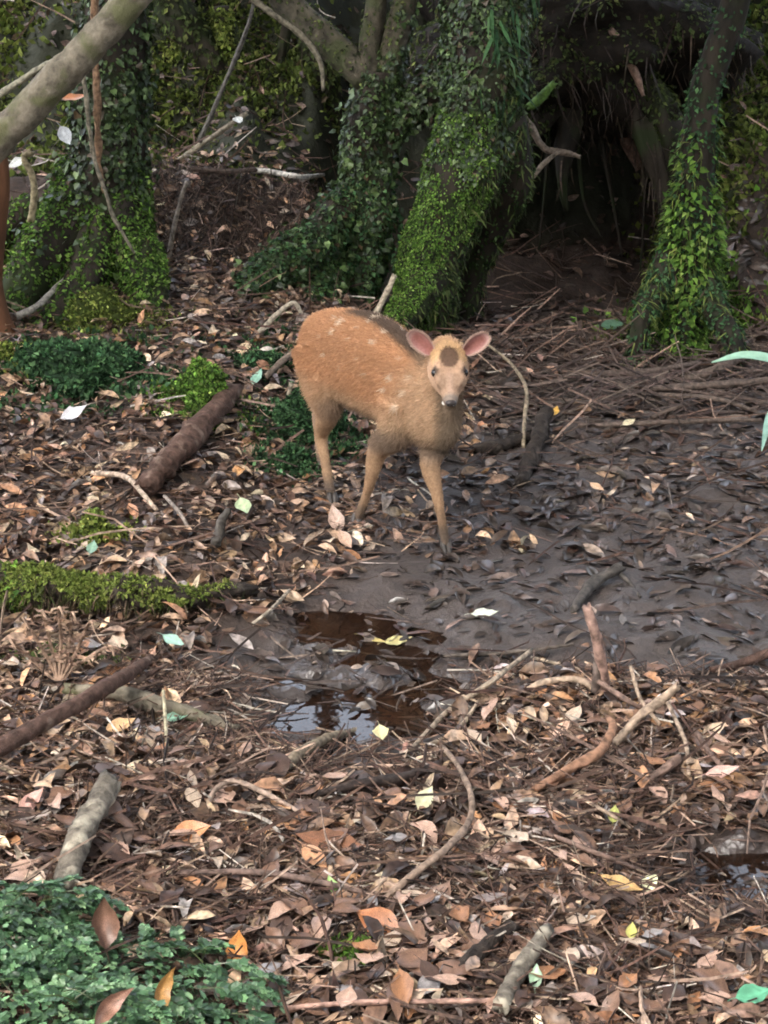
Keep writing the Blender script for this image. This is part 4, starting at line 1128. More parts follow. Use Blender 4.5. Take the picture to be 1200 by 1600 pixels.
while cnt < 255:
    px, py = rg.uniform(0, 1200), 1600 - 640 * rg.random() ** 1.5
    g = ground_at(px, py)
    if mudmask(g[0], g[1]) > .35 or off_small_puddle(g[0], g[1]) < .6 or (px < 400 and py > 1420):
        continue
    lab, ms = rg.choice(variants)
    if wetmask(g[0], g[1]) > .6:
        lab, ms = variants[rg.choice([9, 10, -1, -2, -3])]
    nrm = norm(hnorm(g[0], g[1]) + np.array([rg.gauss(0, .2), rg.gauss(0, .2), 0]))
    near = min(MARKS, key=lambda q: np.linalg.norm(q[0][:2] - g[:2]))[1]
    size_ = rg.uniform(.038, .074)
    lab = ('small ' if size_ < .048 else 'large ' if size_ > .064 else '') + lab + ' in the litter beside the ' + near
    put_leaf(rg.choice(ms), lab, 'dead leaves scattered over the forest floor', g + np.array([0, 0, rg.uniform(.022, .040)]), nrm, rg.uniform(0, 6.283), size_)
    cnt += 1


def special(label, px, py, lenpx, angdeg, col, wid=1.0, tilt=(0, 0), curl=.3, roll=.5, lift=.036, mat=None, Y=None, seed=None):
    """angdeg: direction of the tip on the picture, 0 = to the side, 90 = up/away"""
    g = ground_at(px, py) + np.array([0, 0, lift]) if Y is None else at(px, py, Y)
    s = lenpx * np.linalg.norm(g - EYE) / FPX
    a = math.radians(angdeg)
    me = leaf_mesh('fallen_leaf', col, mat or M_FRESH, wid, curl, roll, .2, seed if seed is not None else int(px * 7 + py))
    n = norm(np.array([tilt[0], tilt[1] - .35, 1.0]))
    tip = np.array([math.cos(a), math.sin(a) * 1.8, 0]); ang = math.atan2(tip[1], tip[0])
    return put_leaf(me, label, None, g, n, ang, s)


MINT, YEL, GRN = (.30, .52, .40), (.62, .55, .26), (.16, .34, .12)
special('bright mint green fallen leaf at the head of the reddish log', 402, 607, 34, 45, MINT, tilt=(-.3, -.3))
special('pale green fallen leaf on the dry slope near the reddish log', 381, 812, 42, -60, (.50, .60, .36), wid=1.2)
special('grey green fallen leaf beside the little moss tuft', 145, 878, 34, 80, (.24, .38, .28))
special('mint green fallen leaf near the end of the smooth brown branch', 272, 1025, 42, -20, (.36, .56, .46))
special('dull green fallen leaf by the half buried log', 276, 1147, 40, 5, (.20, .34, .25))
special('whitish curled leaf alone on the bare mud', 757, 966, 44, 5, (.66, .70, .58), lift=.012)
special('yellow wilted leaf floating at the puddle edge', 622, 1007, 46, 10, YEL, wid=.9, lift=.01)
special('narrow yellow leaf lying flat on the brown puddle', 585, 1005, 44, -12, (.52, .42, .16), wid=.45, lift=.01)
special('small clean yellow leaf below the puddle', 595, 1172, 34, -75, (.72, .65, .36), wid=1.4)
special('pale cream yellow leaf with a pointed tip in the litter', 664, 1276, 46, 50, (.70, .68, .44), wid=1.2, tilt=(0, -.4))
special('large glossy brown leaf lying in the middle litter', 515, 1340, 108, 172, (.20, .095, .055), wid=.9, mat=M_WETLEAF, lift=.03)
special('orange tan leaf tucked under the large glossy brown leaf', 492, 1370, 62, -35, (.50, .27, .15), mat=M_LITTER)
special('orange brown folded leaf above the tiny moss tuft', 592, 1468, 80, 160, (.34, .13, .05), mat=M_LITTER, wid=1.2, tilt=(0, -.6), lift=.03)
special('small fresh green leaf on the thin brown twig', 519, 1414, 34, 120, (.32, .52, .16), tilt=(0, -.3))
special('yellow green leaf by the short pale twig', 958, 1302, 38, 70, (.48, .50, .16))
special('small yellow leaf among wet leaves near the small puddle', 985, 1487, 34, 70, (.56, .52, .16))
special('half orange half yellow long leaf before the small puddle', 970, 1412, 70, -15, (.52, .33, .14), mat=M_LITTER, wid=.8)
special('curled pink dead leaf at the end of the straight twig', 1127, 1233, 56, 10, (.58, .36, .30), mat=M_LITTER, wid=.7, tilt=(0, -.4))
special('light green leaf beside the lichen spotted stick', 836, 1560, 42, 80, (.42, .58, .40), tilt=(0, -.4))
special('dull green round leaf on the dark soil at the hollow', 958, 523, 42, 8, (.14, .26, .17), wid=1.3)
special('white skeleton leaf curled on the left slope', 116, 664, 46, 25, (.58, .57, .58), mat=M_LITTER, tilt=(0, -.4))
special('bright green leaf lying flat at the foreground litter\'s corner', 1175, 1588, 60, 10, (.14, .42, .25), wid=1.2)
special('orange leaf lit on the litter beside the kinked pale twig', 300, 1328, 62, 10, (.52, .24, .11), mat=M_LITTER, wid=1.1, tilt=(0, -.4))
special('pink dead leaf upright in dark litter near the mottled stub', 50, 1282, 56, 35, (.46, .25, .20), mat=M_LITTER, wid=.9, tilt=(-.2, -.6))
special('pale orange leaf under the smooth brown branch', 190, 1160, 52, 20, (.60, .38, .20), mat=M_LITTER, wid=1.1)
special('yellow dead leaf beside the dark leaning branch', 867, 660, 26, 60, (.62, .36, .08), mat=M_LITTER)
special('small tan leaf bright against the damp leaf bed', 932, 781, 28, -30, (.58, .38, .24), mat=M_LITTER)
special('small pale yellow leaf on the damp leaves below the tangle', 982, 678, 28, 25, (.60, .52, .34), mat=M_LITTER)
special('tan dead leaf at the fawn\'s front hoof', 540, 865, 40, -50, (.44, .29, .21), mat=M_LITTER, tilt=(0, -.3))
special('large curled tan leaf between the fawn\'s hooves', 525, 828, 52, 110, (.40, .28, .22), mat=M_LITTER, tilt=(0, -.5), lift=.03)
special('orange brown leaf hanging at the hollow under the leaning log', 115, 152, 46, 10, (.40, .17, .08), mat=M_LITTER, Y=6.0)
special('white dead leaf hanging at the foot of the diagonal stick', 372, 188, 22, -60, (.62, .62, .58), mat=M_LITTER, Y=6.9, wid=1.5)
special('glossy pale leaf under the leaning log', 102, 212, 34, -65, (.34, .36, .38), mat=M_LITTER, Y=5.95, wid=1.3, tilt=(0, -1.5))
special('white leaf tip pointing out under the leaning log', 25, 254, 30, 215, (.66, .68, .66), mat=M_LITTER, Y=6.0, tilt=(0, -1.2))

# ------------------------------------------------------------------ foreground leafy plant
def frond_mesh(seed, pal):
    rg = np.random.default_rng(seed)
    m = MB()
    k = 12
    P = []; T_ = []; S = []
    for j in range(k):
        t = .12 + .8 * j / k
        for sgn in (-1, 1):
            P.append([0, t, .12 * math.sin(t * 2.2) - .25 * t * t]); a = math.radians(52 - 10 * t)
            T_.append([sgn * math.sin(a), math.cos(a), -.12 + rg.normal(0, .12)])
            S.append((.24 * (1 - .75 * abs(t - .35))) * rg.uniform(.85, 1.15))
    P.append([0, .88, -.1]); T_.append([0, 1, -.3]); S.append(.16)
    P = np.array(P); T_ = np.array(T_); S = np.array(S); n = len(P)
    nn = norm(np.array([[0, 0, 1.0]]) + rg.normal(0, .22, (n, 3)))
    scatter(m, T_LOBE, P, frames(nn, T_), S, pick(pal, n, rg, .3), width=np.full(n, .9), curl=rg.normal(-.3, .2, n))
    tv, tf_ = tube([[0, -.15, -.1], [0, .3, .07], [0, .9, -.1]], [.014, .012, .006], 4, 6)
    m.add(tv, tf_, (.07, .09, .03))
    return m.mesh('frond', M_FRESH, smooth=False)


PAL_FERN = [(3, (.040, .085, .040)), (3, (.085, .17, .080)), (2, (.14, .26, .12)), (1.4, (.23, .38, .19))]
plant = thing('leafy_ground_plant', 'low bushy plant of blue green lobed fronds in the foreground', 'plant')
fr_me = [frond_mesh(k, PAL_FERN) for k in range(7)]
from mathutils import Matrix
rg = np.random.default_rng(5)
cnt = 0
cores = [(-.36, 2.27, .20, .14, .10), (-.56, 2.31, .20, .16, .12), (-.20, 2.20, .16, .10, .065), (-.46, 2.14, .3, .14, .12), (-.50, 2.40, .10, .08, .08)]
while cnt < 290:
    c = cores[rg.integers(0, len(cores))]
    d = norm(np.array([rg.normal(), rg.normal(), abs(rg.normal()) * .9]))
    p = np.array([c[0], c[1], height(c[0], c[1]) + .0]) + d * np.array([c[2], c[3], c[4]]) * rg.uniform(.82, 1.05)
    p[2] = max(p[2], height(p[0], p[1]) + .01)
    out = norm(d * np.array([1, 1, .35]) + rg.normal(0, .35, 3) + np.array([0, -.15, .05]))
    nn = norm(d * .5 + np.array([0, 0, 1.0]) + rg.normal(0, .25, 3))
    f = frames(nn[None], out[None])[0]
    s = rg.uniform(.050, .085)
    o = link('frond', fr_me[rg.integers(0, 7)], plant)
    o.matrix_world = Matrix([[*(f[0] * s), p[0]], [*(f[1] * s), p[1]], [*(f[2] * s), p[2]], [0, 0, 0, 1]])
    cnt += 1
m = MB()
n = 4200
ci = rg.integers(0, len(cores), n); cc = np.array(cores)[ci]
d = norm(rg.normal(0, 1, (n, 3))); d[:, 2] = np.abs(d[:, 2])
p = cc[:, :2] + d[:, :2] * cc[:, 2:4] * rg.uniform(.3, .95, (n, 1))
z = height(p[:, 0], p[:, 1]) * 0 + height(cc[:, 0], cc[:, 1]) + d[:, 2] * cc[:, 4] * rg.uniform(.2, .88, n)
scatter(m, T_LOBE, np.column_stack([p, z]), frames(norm(d + rg.normal(0, .5, (n, 3)) + [0, 0, .6]), d + rg.normal(0, .6, (n, 3))), rg.uniform(.009, .018, n), pick(PAL_FERN, n, rg), width=np.full(n, .8))
o = m.obj('foliage', M_FRESH, plant, smooth=False); o['kind'] = 'stuff'
special('large upright brown leaf stuck in the leafy ground plant', 163, 1442, 80, 122, (.17, .09, .06), mat=M_LITTER, Y=2.33, tilt=(.9, -2.0), wid=1.1, curl=.8, roll=2.5)
special('orange round leaf at the tip of the leafy ground plant', 372, 1528, 56, 85, (.50, .20, .045), mat=M_LITTER, tilt=(0, -1.2), lift=.05, wid=1.2)
special('golden curled leaf caught in the leafy ground plant', 258, 1548, 76, 115, (.36, .19, .06), mat=M_LITTER, Y=2.18, tilt=(1.0, -1.3), wid=.7, curl=1.4, roll=3)
special('long pinkish brown leaf caught low in the leafy ground plant', 174, 1572, 84, 70, (.30, .16, .11), mat=M_LITTER, Y=2.14, tilt=(1.2, -1.2), wid=.7, curl=1.2, roll=3)

# seedling whose blades reach in from the side
sl = thing('broad_leaved_seedling', 'seedling with long mint green blade leaves reaching over the sticks', 'plant')
b0 = ground_at(1290, 800)
Ys = b0[1]
tipP = at(1112, 566, Ys); midP = at(1165, 556, Ys); endP = at(1285, 590, Ys)
v, f = tube([b0, b0 + np.array([.01, 0, .12]), endP], [.006, .005, .004], 7, 10)
MB().add(v, f, (.10, .16, .06)).obj('stem', M_TWIG, sl)


def blade(parent, P, w, col):
    C = catmull(P, 14)
    T_ = norm(np.gradient(C, axis=0))
    S = norm(np.cross(T_, np.array([0, -.5, 1.0])))
    N = norm(np.cross(S, T_))
    u = np.linspace(0, 1, 14)
    ww = w * np.sin(np.pi * np.clip(u, .02, .98) ** .9) ** .8
    V = np.concatenate([np.stack([C + S * (ww * k)[:, None] + N * (abs(k) * ww * .35)[:, None] for k in (-1, -.5, 0, .5, 1)], 1).reshape(-1, 3)])
    i = np.arange(13)[:, None] * 5 + np.arange(4)[None]
    q = np.stack([i, i + 1, i + 6, i + 5], -1).reshape(-1, 4)
    V2 = V - np.repeat(N, 5, 0) * .0012
    MB().add(np.vstack([V, V2]), [q, q[:, ::-1] + len(V)], col).obj('leaf', M_FRESH, parent)


blade(sl, [endP, at(1225, 568, Ys - .02), midP, tipP], .016, (.34, .56, .42))  # pale mint of the blades has the sky's sheen painted in
blade(sl, [endP, at(1240, 610, Ys - .06), at(1205, 650, Ys - .09), at(1190, 705, Ys - .1)], .014, (.30, .50, .42))
blade(sl, [endP, at(1330, 540, Ys + .05), at(1400, 560, Ys + .08), at(1450, 620, Ys + .1)], .018, (.26, .46, .32))
# ------------------------------------------------------------------ END_PLANTS

# ------------------------------------------------------------------ the fawn
PEL = np.array([-.133, 4.82]); AX = np.array([.524, -.851]); SIDE = np.array([.851, .524])   # SIDE: far flank


def bp_(s, w, z):
    q = PEL + AX * s + SIDE * w
    return np.array([q[0], q[1], z])


def loft(C, X, Zv, rx, rz, seg=24, pw=2.0):
    """closed skin through elliptical rings: centres C, ring axes X and Zv, half sizes rx, rz"""
    n = len(C)
    a = np.linspace(0, 2 * np.pi, seg, endpoint=False)
    V = np.asarray(C)[:, None] + (np.asarray(rx)[:, None] * np.cos(a))[..., None] * np.asarray(X)[:, None] + (np.asarray(rz)[:, None] * np.sin(a))[..., None] * np.asarray(Zv)[:, None]
    V = V.reshape(-1, 3)
    i = np.arange(n - 1)[:, None] * seg; j = np.arange(seg)[None]; k = (j + 1) % seg
    q = np.stack([i + j, i + k, i + seg + k, i + seg + j], -1).reshape(-1, 4)
    m = len(V)
    V = np.vstack([V, C[0], C[-1]])
    j = j[0]; k = k[0]
    t = np.vstack([np.stack([np.full(seg, m), k, j], -1), np.stack([np.full(seg, m + 1), (n - 1) * seg + j, (n - 1) * seg + k], -1)])
    return V, [q, t]


def resample(keys, n):
    keys = np.asarray(keys, float)
    return catmull(keys, n)


fm = MB()
#        s     top   bottom  halfwidth
bk = [(-.105, .425, .345, .022), (-.085, .452, .300, .052), (-.04, .480, .268, .078), (.03, .497, .258, .088), (.11, .510, .262, .088), (.20, .516, .262, .090),
      (.29, .505, .260, .087), (.37, .484, .250, .080), (.44, .462, .244, .069), (.50, .435, .250, .054), (.545, .40, .268, .034), (.565, .37, .285, .018)]
K = resample(bk, 40)
C = np.array([bp_(k[0], 0, (k[1] + k[2]) / 2) for k in K])
V, F = loft(C, np.repeat([[SIDE[0], SIDE[1], 0]], 40, 0), np.repeat([[0, 0, 1.0]], 40, 0), K[:, 3], (K[:, 1] - K[:, 2]) / 2)
fm.add(V, F)
# head
HC = np.array([.150, 4.325, .478])
HN = norm(np.array([.035, -.83, -.55])); HR = norm(np.cross(np.array([0, 0, 1.0]), HN)); HM = np.cross(HN, HR)
if HR[0] < 0:
    HR = -HR
HM = norm(HM if HM[2] > 0 else -HM)
hp = lambda t, r, m_: HC + HN * t + HR * r + HM * m_
hk = [(-.056, -.004, .012, .012), (-.046, -.003, .030, .028), (-.024, .0, .042, .038), (0, .001, .0445, .040), (.026, -.001, .0425, .036), (.050, -.006, .0360, .031), (.070, -.010, .0265, .0255),
      (.090, -.012, .0205, .0210), (.108, -.012, .0175, .0185), (.119, -.012, .0130, .014), (.124, -.012, .006, .007)]
K = resample(hk, 36)
C = np.array([hp(k[0], 0, k[1]) for k in K])
V, F = loft(C, np.repeat(HR[None], 36, 0), np.repeat(HM[None], 36, 0), K[:, 2], K[:, 3])
fm.add(V, F)
for sgn in (-1, 1):                                   # brow and cheek
    V, F = tube([hp(.02, sgn * .022, .026), hp(.05, sgn * .028, .016), hp(.075, sgn * .020, .006)], [.013, .011, .009], 10, 8)
    fm.add(V, F)
    V, F = tube([hp(-.01, sgn * .026, -.018), hp(.03, sgn * .024, -.018), hp(.07, sgn * .014, -.014)], [.025, .023, .015], 10, 8)
    fm.add(V, F)
# neck
nk = [bp_(.36, 0, .385), bp_(.44, 0, .385), bp_(.495, .008, .405), hp(-.055, 0, -.03), hp(-.015, 0, -.01)]
V, F = tube(nk, [.078, .066, .050, .039, .033], 20, 26)
fm.add(V, F)
V, F = tube([bp_(.48, .0, .31), bp_(.53, .004, .36), hp(-.03, 0, -.045), hp(.0, 0, -.025)], [.048, .039, .031, .022], 18, 18)
fm.add(V, F)


def gz(x, y):
    return float(height(x, y))


def leg(P, R, seg=14):
    V, F = tube(P, R, seg, 9 * (len(P) - 1))
    fm.add(V, F)


FEET = {}
# fore leg, near side (slants back), and the one set forward
f1 = np.array([-.068, 4.545, gz(-.068, 4.545)])
leg([bp_(.41, -.052, .36), bp_(.40, -.056, .275), (-.014, 4.490, .215), (-.030, 4.495, .150), (-.042, 4.515, .095), (-.058, 4.535, f1[2] + .045), (-.068, 4.545, f1[2] + .012)],
    [.052, .042, .027, .0165, .0115, .0125, .010])
f2 = np.array([.150, 4.395, gz(.15, 4.395) + .004])
leg([bp_(.45, .035, .36), bp_(.47, .020, .275), (.112, 4.405, .205), (.126, 4.388, .148), (.136, 4.382, .095), (.147, 4.392, f2[2] + .045), (.150, 4.388, f2[2] + .012)],
    [.050, .038, .025, .0165, .0110, .0120, .010])
# hind legs: stifle forward, hock back
f3 = np.array([-.136, 4.725, gz(-.136, 4.725)])
leg([bp_(.0, -.045, .40), bp_(.045, -.056, .315), (-.145, 4.735, .240), (-.164, 4.785, .168), (-.156, 4.765, .115), (-.143, 4.735, f3[2] + .045), (-.136, 4.722, f3[2] + .012)],
    [.066, .054, .031, .0185, .0130, .0135, .011])
f4 = np.array([-.168, 4.965, gz(-.168, 4.965)])
leg([bp_(-.02, .038, .40), bp_(.0, .045, .315), (-.125, 4.90, .240), (-.176, 4.985, .172), (-.178, 4.982, .115), (-.172, 4.972, f4[2] + .045), (-.168, 4.960, f4[2] + .012)],
    [.062, .050, .030, .0180, .0125, .013, .011])
# short tail pressed to the rump
V, F = tube([bp_(-.085, 0, .445), bp_(-.115, -.004, .42), bp_(-.125, -.006, .375)], [.020, .018, .009], 10, 10)
fm.add(V, F)

M_FUR = mat_leaf('fawn_coat', .75, .15, 0, .18, 160)
M_HAIR = mat_leaf('fawn_hair', .65, .15, 0, .12, 160)
tmp = link('fawn_body_form', fm.mesh('body', M_FUR))
md = tmp.modifiers.new('r', 'REMESH'); md.mode = 'VOXEL'; md.voxel_size = .0055
ms = tmp.modifiers.new('s', 'SMOOTH'); ms.iterations = 5; ms.factor = .5
dg = bpy.context.evaluated_depsgraph_get()
body_me = bpy.data.meshes.new_from_object(tmp.evaluated_get(dg))
bpy.data.objects.remove(tmp)
body_me.name = 'body'

fawn = thing('fawn', 'spotted tan fawn standing in the mud and looking this way', 'deer')
body = link('body', body_me, fawn)
nv = len(body_me.vertices)
BV = np.empty(nv * 3); body_me.vertices.foreach_get('co', BV); BV = BV.reshape(-1, 3)
BN = np.empty(nv * 3); body_me.vertex_normals.foreach_get('vector', BN); BN = BN.reshape(-1, 3)

# pale spots: found on the flank where the photograph shows them, then repeated along the far side
from mathutils.bvhtree import BVHTree
body_me.calc_loop_triangles()
tri = np.empty(len(body_me.loop_triangles) * 3, int); body_me.loop_triangles.foreach_get('vertices', tri); tri = tri.reshape(-1, 3)
bvh = BVHTree.FromPolygons([tuple(v) for v in BV], [tuple(t) for t in tri])
SPOTS = []
for px, py, r in ((521, 518, 5), (534, 503, 7), (524, 498, 4), (578, 503, 4), (592, 497, 4), (601, 519, 4), (560, 512, 3), (630, 614, 5), (617, 638, 5), (507, 553, 4), (545, 530, 3), (585, 535, 4), (610, 590, 5),
                  (560, 560, 3), (640, 590, 4), (600, 610, 4), (570, 585, 3), (530, 575, 3), (625, 560, 3), (500, 525, 3)):
    d = ray(px, py)
    h = bvh.ray_cast(Vector(EYE), Vector(d))
    if h[0] is not None:
        SPOTS.append((np.array(h[0]), r * .0016 * 1.0, .55 + .45 * (r > 3)))
for p, r, k in list(SPOTS):
    q = p[:2] - PEL
    s_, w_ = q @ AX, q @ SIDE
    SPOTS.append((bp_(s_ + random.uniform(-.01, .01), -w_, p[2]), r, k))

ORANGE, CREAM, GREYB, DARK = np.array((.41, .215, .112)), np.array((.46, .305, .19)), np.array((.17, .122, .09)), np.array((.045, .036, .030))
FACE, PATCH, WHITE = np.array((.43, .275, .18)), np.array((.095, .056, .038)), np.array((.60, .49, .37))


def coat(p):
    q = p[:, :2] - PEL
    s = q @ AX; w = q @ SIDE; z = p[:, 2]
    h = p - HC
    ht, hr, hm = h @ HN, h @ HR, h @ HM
    n1 = fbm(p[:, 0] * 30 + p[:, 1] * 17, p[:, 2] * 30, 3)
    mix = lambda a, b, k: a * (1 - k[:, None]) + b * k[:, None]
    c = np.repeat(ORANGE[None], len(p), 0) * (1 + .12 * n1)[:, None]
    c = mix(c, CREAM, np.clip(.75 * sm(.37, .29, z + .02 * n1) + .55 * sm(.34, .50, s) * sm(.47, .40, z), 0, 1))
    c = mix(c, GREYB, .85 * sm(.305, .265, z + .01 * n1) * sm(.05, .12, s) * sm(.18, .22, z))  # grey-brown underside fur, belly shade painted into its colour
    c = mix(c, CREAM * 1.05, .6 * sm(-.05, -.10, s))                                   # pale rump
    top = np.interp(s, [k[0] for k in bk], [k[1] for k in bk])
    stripe = sm(.040, .020, np.abs(w - .006)) * sm(-.04, .012, z - top + .035) * sm(.06, .14, s) * sm(.52, .46, s)
    c = mix(c, DARK * 1.3, .9 * stripe)
    leg_ = sm(.24, .19, z)
    c = mix(c, np.array((.33, .205, .12)) * (1 + .1 * n1[:, None]), leg_)
    c = mix(c, np.array((.36, .29, .24)), leg_ * .45 * sm(.0, .05, w))
    c = mix(c, np.array((.10, .078, .062)), sm(.12, .03, z + .015 * n1) * .85)            # muddy lower legs
    for sp, r, k in SPOTS:
        d = np.linalg.norm(p - sp, axis=1)
        c = mix(c, WHITE, .85 * k * sm(r * 1.5, r * .7, d))
    # neck and throat
    nkm = sm(.40, .50, s) * sm(.24, .30, z)
    c = mix(c, CREAM * 1.05, .75 * nkm)
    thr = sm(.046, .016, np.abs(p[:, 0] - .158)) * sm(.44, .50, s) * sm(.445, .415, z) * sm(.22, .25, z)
    c = mix(c, np.array((.13, .100, .072)), .80 * thr)  # throat band: dark fur plus painted shade under the chin
    # head
    hd = sm(-.075, -.045, ht) * sm(.068, .056, np.sqrt(hr ** 2 + hm ** 2)) * sm(.40, .42, z)
    hc = np.repeat(FACE[None], len(p), 0) * (1 + .08 * n1)[:, None]
    hc = mix(hc, np.array((.50, .315, .165)), sm(.035, .005, ht) * sm(.0, .02, hm))
    hc = mix(hc, PATCH, .95 * sm(.0265, .0205, np.sqrt(hr ** 2 + ((ht - .012) * .9) ** 2)) * sm(.0, .02, hm))
    hc = mix(hc, np.array((.36, .245, .185)), .6 * sm(.012, .004, np.abs(hr)) * sm(.04, .06, ht) * sm(-.01, .0, hm))
    eye = np.sqrt((ht - .043) ** 2 + (np.abs(hr) - .034) ** 2 + (hm - .017) ** 2)
    hc = mix(hc, np.array((.06, .042, .034)), .95 * sm(.0175, .0105, eye))
    hc = mix(hc, np.array((.25, .165, .115)), .6 * sm(.016, .006, np.abs(np.abs(hr) - .018)) * sm(.045, .06, ht) * sm(.095, .08, ht) * sm(-.02, .0, hm))
    mz = sm(.092, .106, ht)
    hc = mix(hc, np.array((.20, .165, .14)), mz * .85)
    hc = mix(hc, WHITE * .95, .8 * sm(.080, .092, ht) * sm(-.018, -.024, hm))
    c = mix(c, hc, hd)
    return np.clip(c, .005, .9)


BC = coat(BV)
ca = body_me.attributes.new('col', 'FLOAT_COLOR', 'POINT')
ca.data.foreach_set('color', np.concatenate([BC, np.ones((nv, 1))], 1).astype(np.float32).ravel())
for pl in body_me.polygons:
    pl.use_smooth = True
if not body_me.materials:
    body_me.materials.append(M_FUR)

# coat hair
NH = 62000
hp_, hn_ = sample(BV, tri, NH)
hh = hp_ - HC
ht, hr, hm = hh @ HN, hh @ HR, hh @ HM
onhead = (ht > -.05) & (np.sqrt(hr ** 2 + hm ** 2) < .06) & (hp_[:, 2] > .40)
s_ = (hp_[:, :2] - PEL) @ AX
flow = np.where(onhead[:, None], -HN[None] + hn_ * 0, np.column_stack([np.full(NH, -AX[0]), np.full(NH, -AX[1]), np.full(NH, -.55)]))
flow = np.where((hp_[:, 2] < .23)[:, None], np.array([[0, 0, -1.0]]), flow)
flow = norm(flow - (flow * hn_).sum(1, keepdims=True) * hn_ + RNG.normal(0, .28, (NH, 3)))
L = np.where(onhead, .006, np.where(hp_[:, 2] < .235, .006, .016)) * RNG.uniform(.6, 1.25, NH)
L = np.where(onhead & (ht < -.0), .010, L)
L = np.where((~onhead) & (hp_[:, 2] > .255) & (hp_[:, 2] < .31), .020 * RNG.uniform(.6, 1.2, NH), L)
near_eye = (np.sqrt((ht - .043) ** 2 + (np.abs(hr) - .034) ** 2 + (hm - .017) ** 2) < .012) | (onhead & (ht > .102))
L = np.where(near_eye, .002, L)
lift = np.where(onhead, .35, .55)[:, None]
d1 = norm(flow + hn_ * lift * 1.3); d2 = norm(flow + hn_ * lift * .5 + np.array([0, 0, -.12]))
p0 = hp_ - hn_ * .0015
p1 = p0 + d1 * (L * .5)[:, None]; p2 = p1 + d2 * (L * .5)[:, None]
HP = np.stack([p0, p1, p2], 1).astype(np.float32)
cv = bpy.data.hair_curves.new('fur')
cv.add_curves([3] * NH)
cv.position_data.foreach_set('vector', HP.ravel())
ra = cv.attributes.new('radius', 'FLOAT', 'POINT') if 'radius' not in cv.attributes else cv.attributes['radius']
ra.data.foreach_set('value', np.tile(np.array([.00065, .0005, .00012], np.float32), NH))
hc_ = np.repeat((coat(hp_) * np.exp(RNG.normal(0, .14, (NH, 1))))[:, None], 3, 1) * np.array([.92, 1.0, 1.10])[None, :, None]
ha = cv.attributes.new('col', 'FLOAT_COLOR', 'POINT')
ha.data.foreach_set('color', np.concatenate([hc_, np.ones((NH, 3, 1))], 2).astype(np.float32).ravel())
cv.materials.append(M_HAIR)
link('fur', cv, fawn)

# eyes, nose, hooves, ears
def solid(name, rgb, rough):
    m, t, b = new_mat(name)
    tc = t.nodes.new('ShaderNodeTexCoord'); nz = t.nodes.new('ShaderNodeTexNoise'); nz.inputs['Scale'].default_value = 300
    t.links.new(tc.outputs['Object'], nz.inputs['Vector'])
    mx = t.nodes.new('ShaderNodeMix'); mx.data_type = 'RGBA'; mx.inputs[6].default_value = (*[c * .7 for c in rgb], 1); mx.inputs[7].default_value = (*[min(1, c * 1.3) for c in rgb], 1)
    t.links.new(nz.outputs[0], mx.inputs['Factor']); t.links.new(mx.outputs[2], b.inputs['Base Color'])
    b.inputs['Roughness'].default_value = rough
    return m


M_EYE = solid('wet_black_eye', (.008, .005, .004), .06)
M_NOSE = solid('wet_dark_nose', (.035, .026, .024), .28)
M_HOOF = solid('muddy_hoof', (.045, .036, .030), .5)


def ball(name, c, X, Y_, Z, r, mat, parent, seg=18, rings=12):
    ph = np.linspace(.02, np.pi - .02, rings)
    Cc = [c + Z * (r[2] * math.cos(p)) for p in ph]
    V, F = loft(np.array(Cc), np.repeat(X[None], rings, 0), np.repeat(Y_[None], rings, 0), r[0] * np.sin(ph), r[1] * np.sin(ph), seg)
    return MB().add(V, F).obj(name, mat, parent)


for sgn in (-1, 1):
    e = ball('eye', hp(.0445, sgn * .0340, .0165), HN, HM, HR * sgn, (.0102, .0092, .0092), M_EYE, fawn)
# nose pad with two nostrils
nose = ball('nose', hp(.1165, 0, -.006), HR, HM, HN, (.0135, .0085, .0095), M_NOSE, fawn)
for sgn in (-1, 1):
    ball('nostril', hp(.1245, sgn * .0065, -.006), HR, HM, HN, (.0035, .0028, .0025), M_EYE, nose)
ball('lip', hp(.107, -.0145, -.0175), HR, HM, HN, (.0055, .0035, .006), solid('white_lip', (.62, .57, .5), .5), fawn)
for ft, fd in ((f1, (-.3, -.9)), (f2, (.25, -.95)), (f3, (.2, -.95)), (f4, (0, -1))):
    fd = norm(np.array([fd[0], fd[1], 0.0])); sd2 = np.array([-fd[1], fd[0], 0.0])
    for sgn in (-1, 1):
        P = [ft + sd2 * sgn * .005 + np.array([0, 0, .03]), ft + sd2 * sgn * .0065 + fd * .008 + np.array([0, 0, .014]), ft + sd2 * sgn * .005 + fd * .024 + np.array([0, 0, .0])]
        V, F = tube(P, [.0075, .0095, .004], 9, 9)
        MB().add(V, F).obj('hoof', M_HOOF, fawn)

M_EAR = mat_leaf('ear', .6, .2, .3, .15, 200)


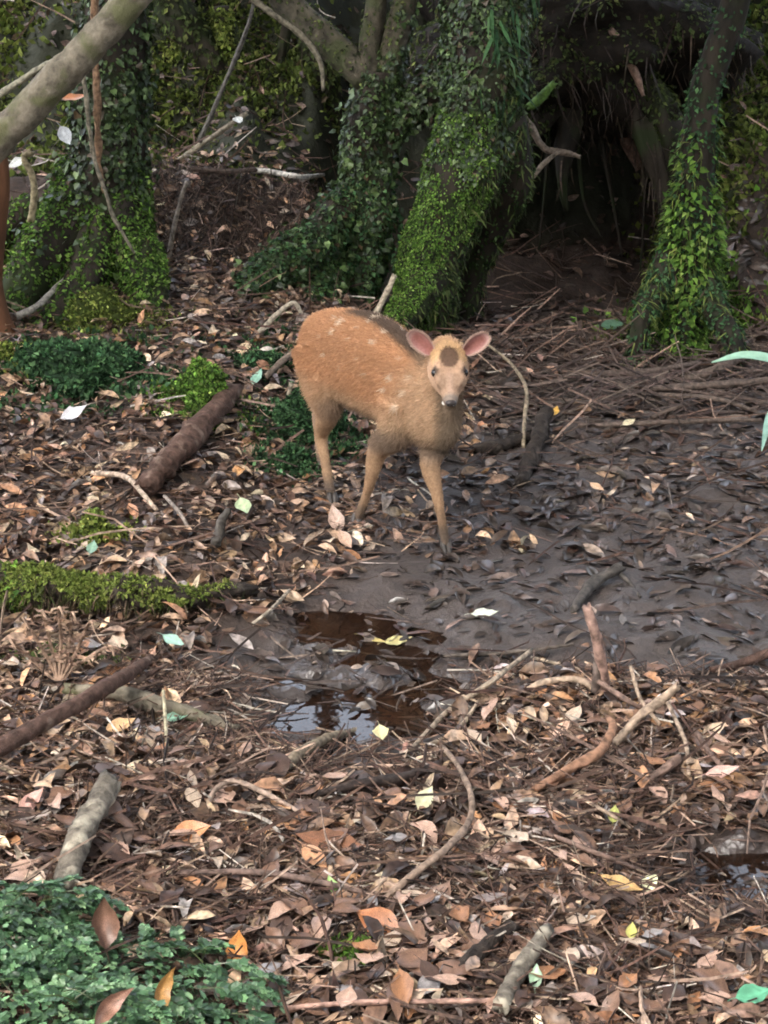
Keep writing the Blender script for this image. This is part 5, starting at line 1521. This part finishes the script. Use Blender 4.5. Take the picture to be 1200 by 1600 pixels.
def ear(sgn, base, tipdir, L, W):
    """cupped ear: open face to the front, pale rim, pink inside"""
    Y_ = norm(np.array(tipdir))
    face = norm(np.array([sgn * .25, -.95, .18]))
    Z = norm(face - (face @ Y_) * Y_); X = np.cross(Y_, Z)
    nu, nv_ = 14, 11
    u = np.linspace(0, 1, nu); v = np.linspace(-1, 1, nv_)
    U, Vv = np.meshgrid(u, v, indexing='ij')
    w = W * np.interp(U, [0, .15, .4, .62, .82, .94, 1], [.42, .70, 1.0, 1.0, .74, .42, .06])
    ang = Vv * np.interp(U, [0, .3, 1], [1.9, 1.15, .8])
    X_ = w * np.sin(ang) / np.sin(np.interp(U, [0, .3, 1], [1.57, 1.15, .8]))
    Zd = -w * (np.cos(ang) - .35) * .75
    P = base + Y_ * (U * L)[..., None] + X * X_[..., None] + Z * Zd[..., None]
    Zb = Z * .0028
    front = P.reshape(-1, 3); backp = (P - Zb).reshape(-1, 3)
    i = np.arange(nu - 1)[:, None] * nv_ + np.arange(nv_ - 1)[None]
    q = np.stack([i, i + 1, i + nv_ + 1, i + nv_], -1).reshape(-1, 4)
    n = nu * nv_
    edge = np.concatenate([np.arange(nv_), np.arange(1, nu) * nv_ + nv_ - 1, np.arange(nu * nv_ - 2, (nu - 1) * nv_ - 1, -1), np.arange(nu - 2, 0, -1) * nv_])
    e2 = np.roll(edge, -1)
    rim = np.stack([edge, e2, e2 + n, edge + n], -1)
    pink = np.array((.54, .30, .275)); rimc = np.array((.56, .37, .33)); deep = np.array((.36, .15, .125)); outer = np.array((.33, .20, .12))
    k = np.clip(np.abs(Vv) * 1.0 + .8 * sm(.75, 1, U) - .25, 0, 1)[..., None]
    cin = deep * (1 - k) + pink * k
    cin = cin * (1 - sm(.78, .98, np.maximum(np.abs(Vv), U))[..., None]) + rimc * sm(.78, .98, np.maximum(np.abs(Vv), U))[..., None]
    cc = np.vstack([cin.reshape(-1, 3), np.repeat(outer[None], n, 0)])
    MB().add(np.vstack([front, backp]), [q, q[:, ::-1] + n, rim], cc).obj('ear', M_EAR, fawn)
    # soft fringe along the rim
    nf = 900
    uu = RNG.uniform(.05, 1, nf); sg = RNG.choice([-1, 1], nf)
    iu = np.clip((uu * (nu - 1)).astype(int), 0, nu - 2); fu = (uu * (nu - 1) - iu)[:, None]
    jv = np.where(sg > 0, nv_ - 1, 0)
    a_ = P[iu, jv] * (1 - fu) + P[iu + 1, jv] * fu
    d_ = norm(X * sg[:, None] * .9 + Y_ * .7 + Z * .3 + RNG.normal(0, .3, (nf, 3)))
    l_ = RNG.uniform(.003, .008, nf)[:, None]
    return np.stack([a_, a_ + d_ * l_ * .5, a_ + d_ * l_], 1)


E1 = ear(-1, hp(-.018, -.036, .016), (-.74, .02, .68), .074, .0185)
E2 = ear(1, hp(-.018, .036, .016), (.80, .02, .58), .072, .0172)
EF = np.concatenate([E1, E2]).astype(np.float32)
cv = bpy.data.hair_curves.new('ear_fringe')
cv.add_curves([3] * len(EF))
cv.position_data.foreach_set('vector', EF.ravel())
ra = cv.attributes.new('radius', 'FLOAT', 'POINT') if 'radius' not in cv.attributes else cv.attributes['radius']
ra.data.foreach_set('value', np.tile(np.array([.0005, .0004, .0001], np.float32), len(EF)))
ha = cv.attributes.new('col', 'FLOAT_COLOR', 'POINT')
ha.data.foreach_set('color', np.tile(np.array([.52, .36, .29, 1], np.float32), len(EF) * 3))
cv.materials.append(M_HAIR)
link('ear_fringe', cv, fawn)
# ------------------------------------------------------------------ END_FAWN
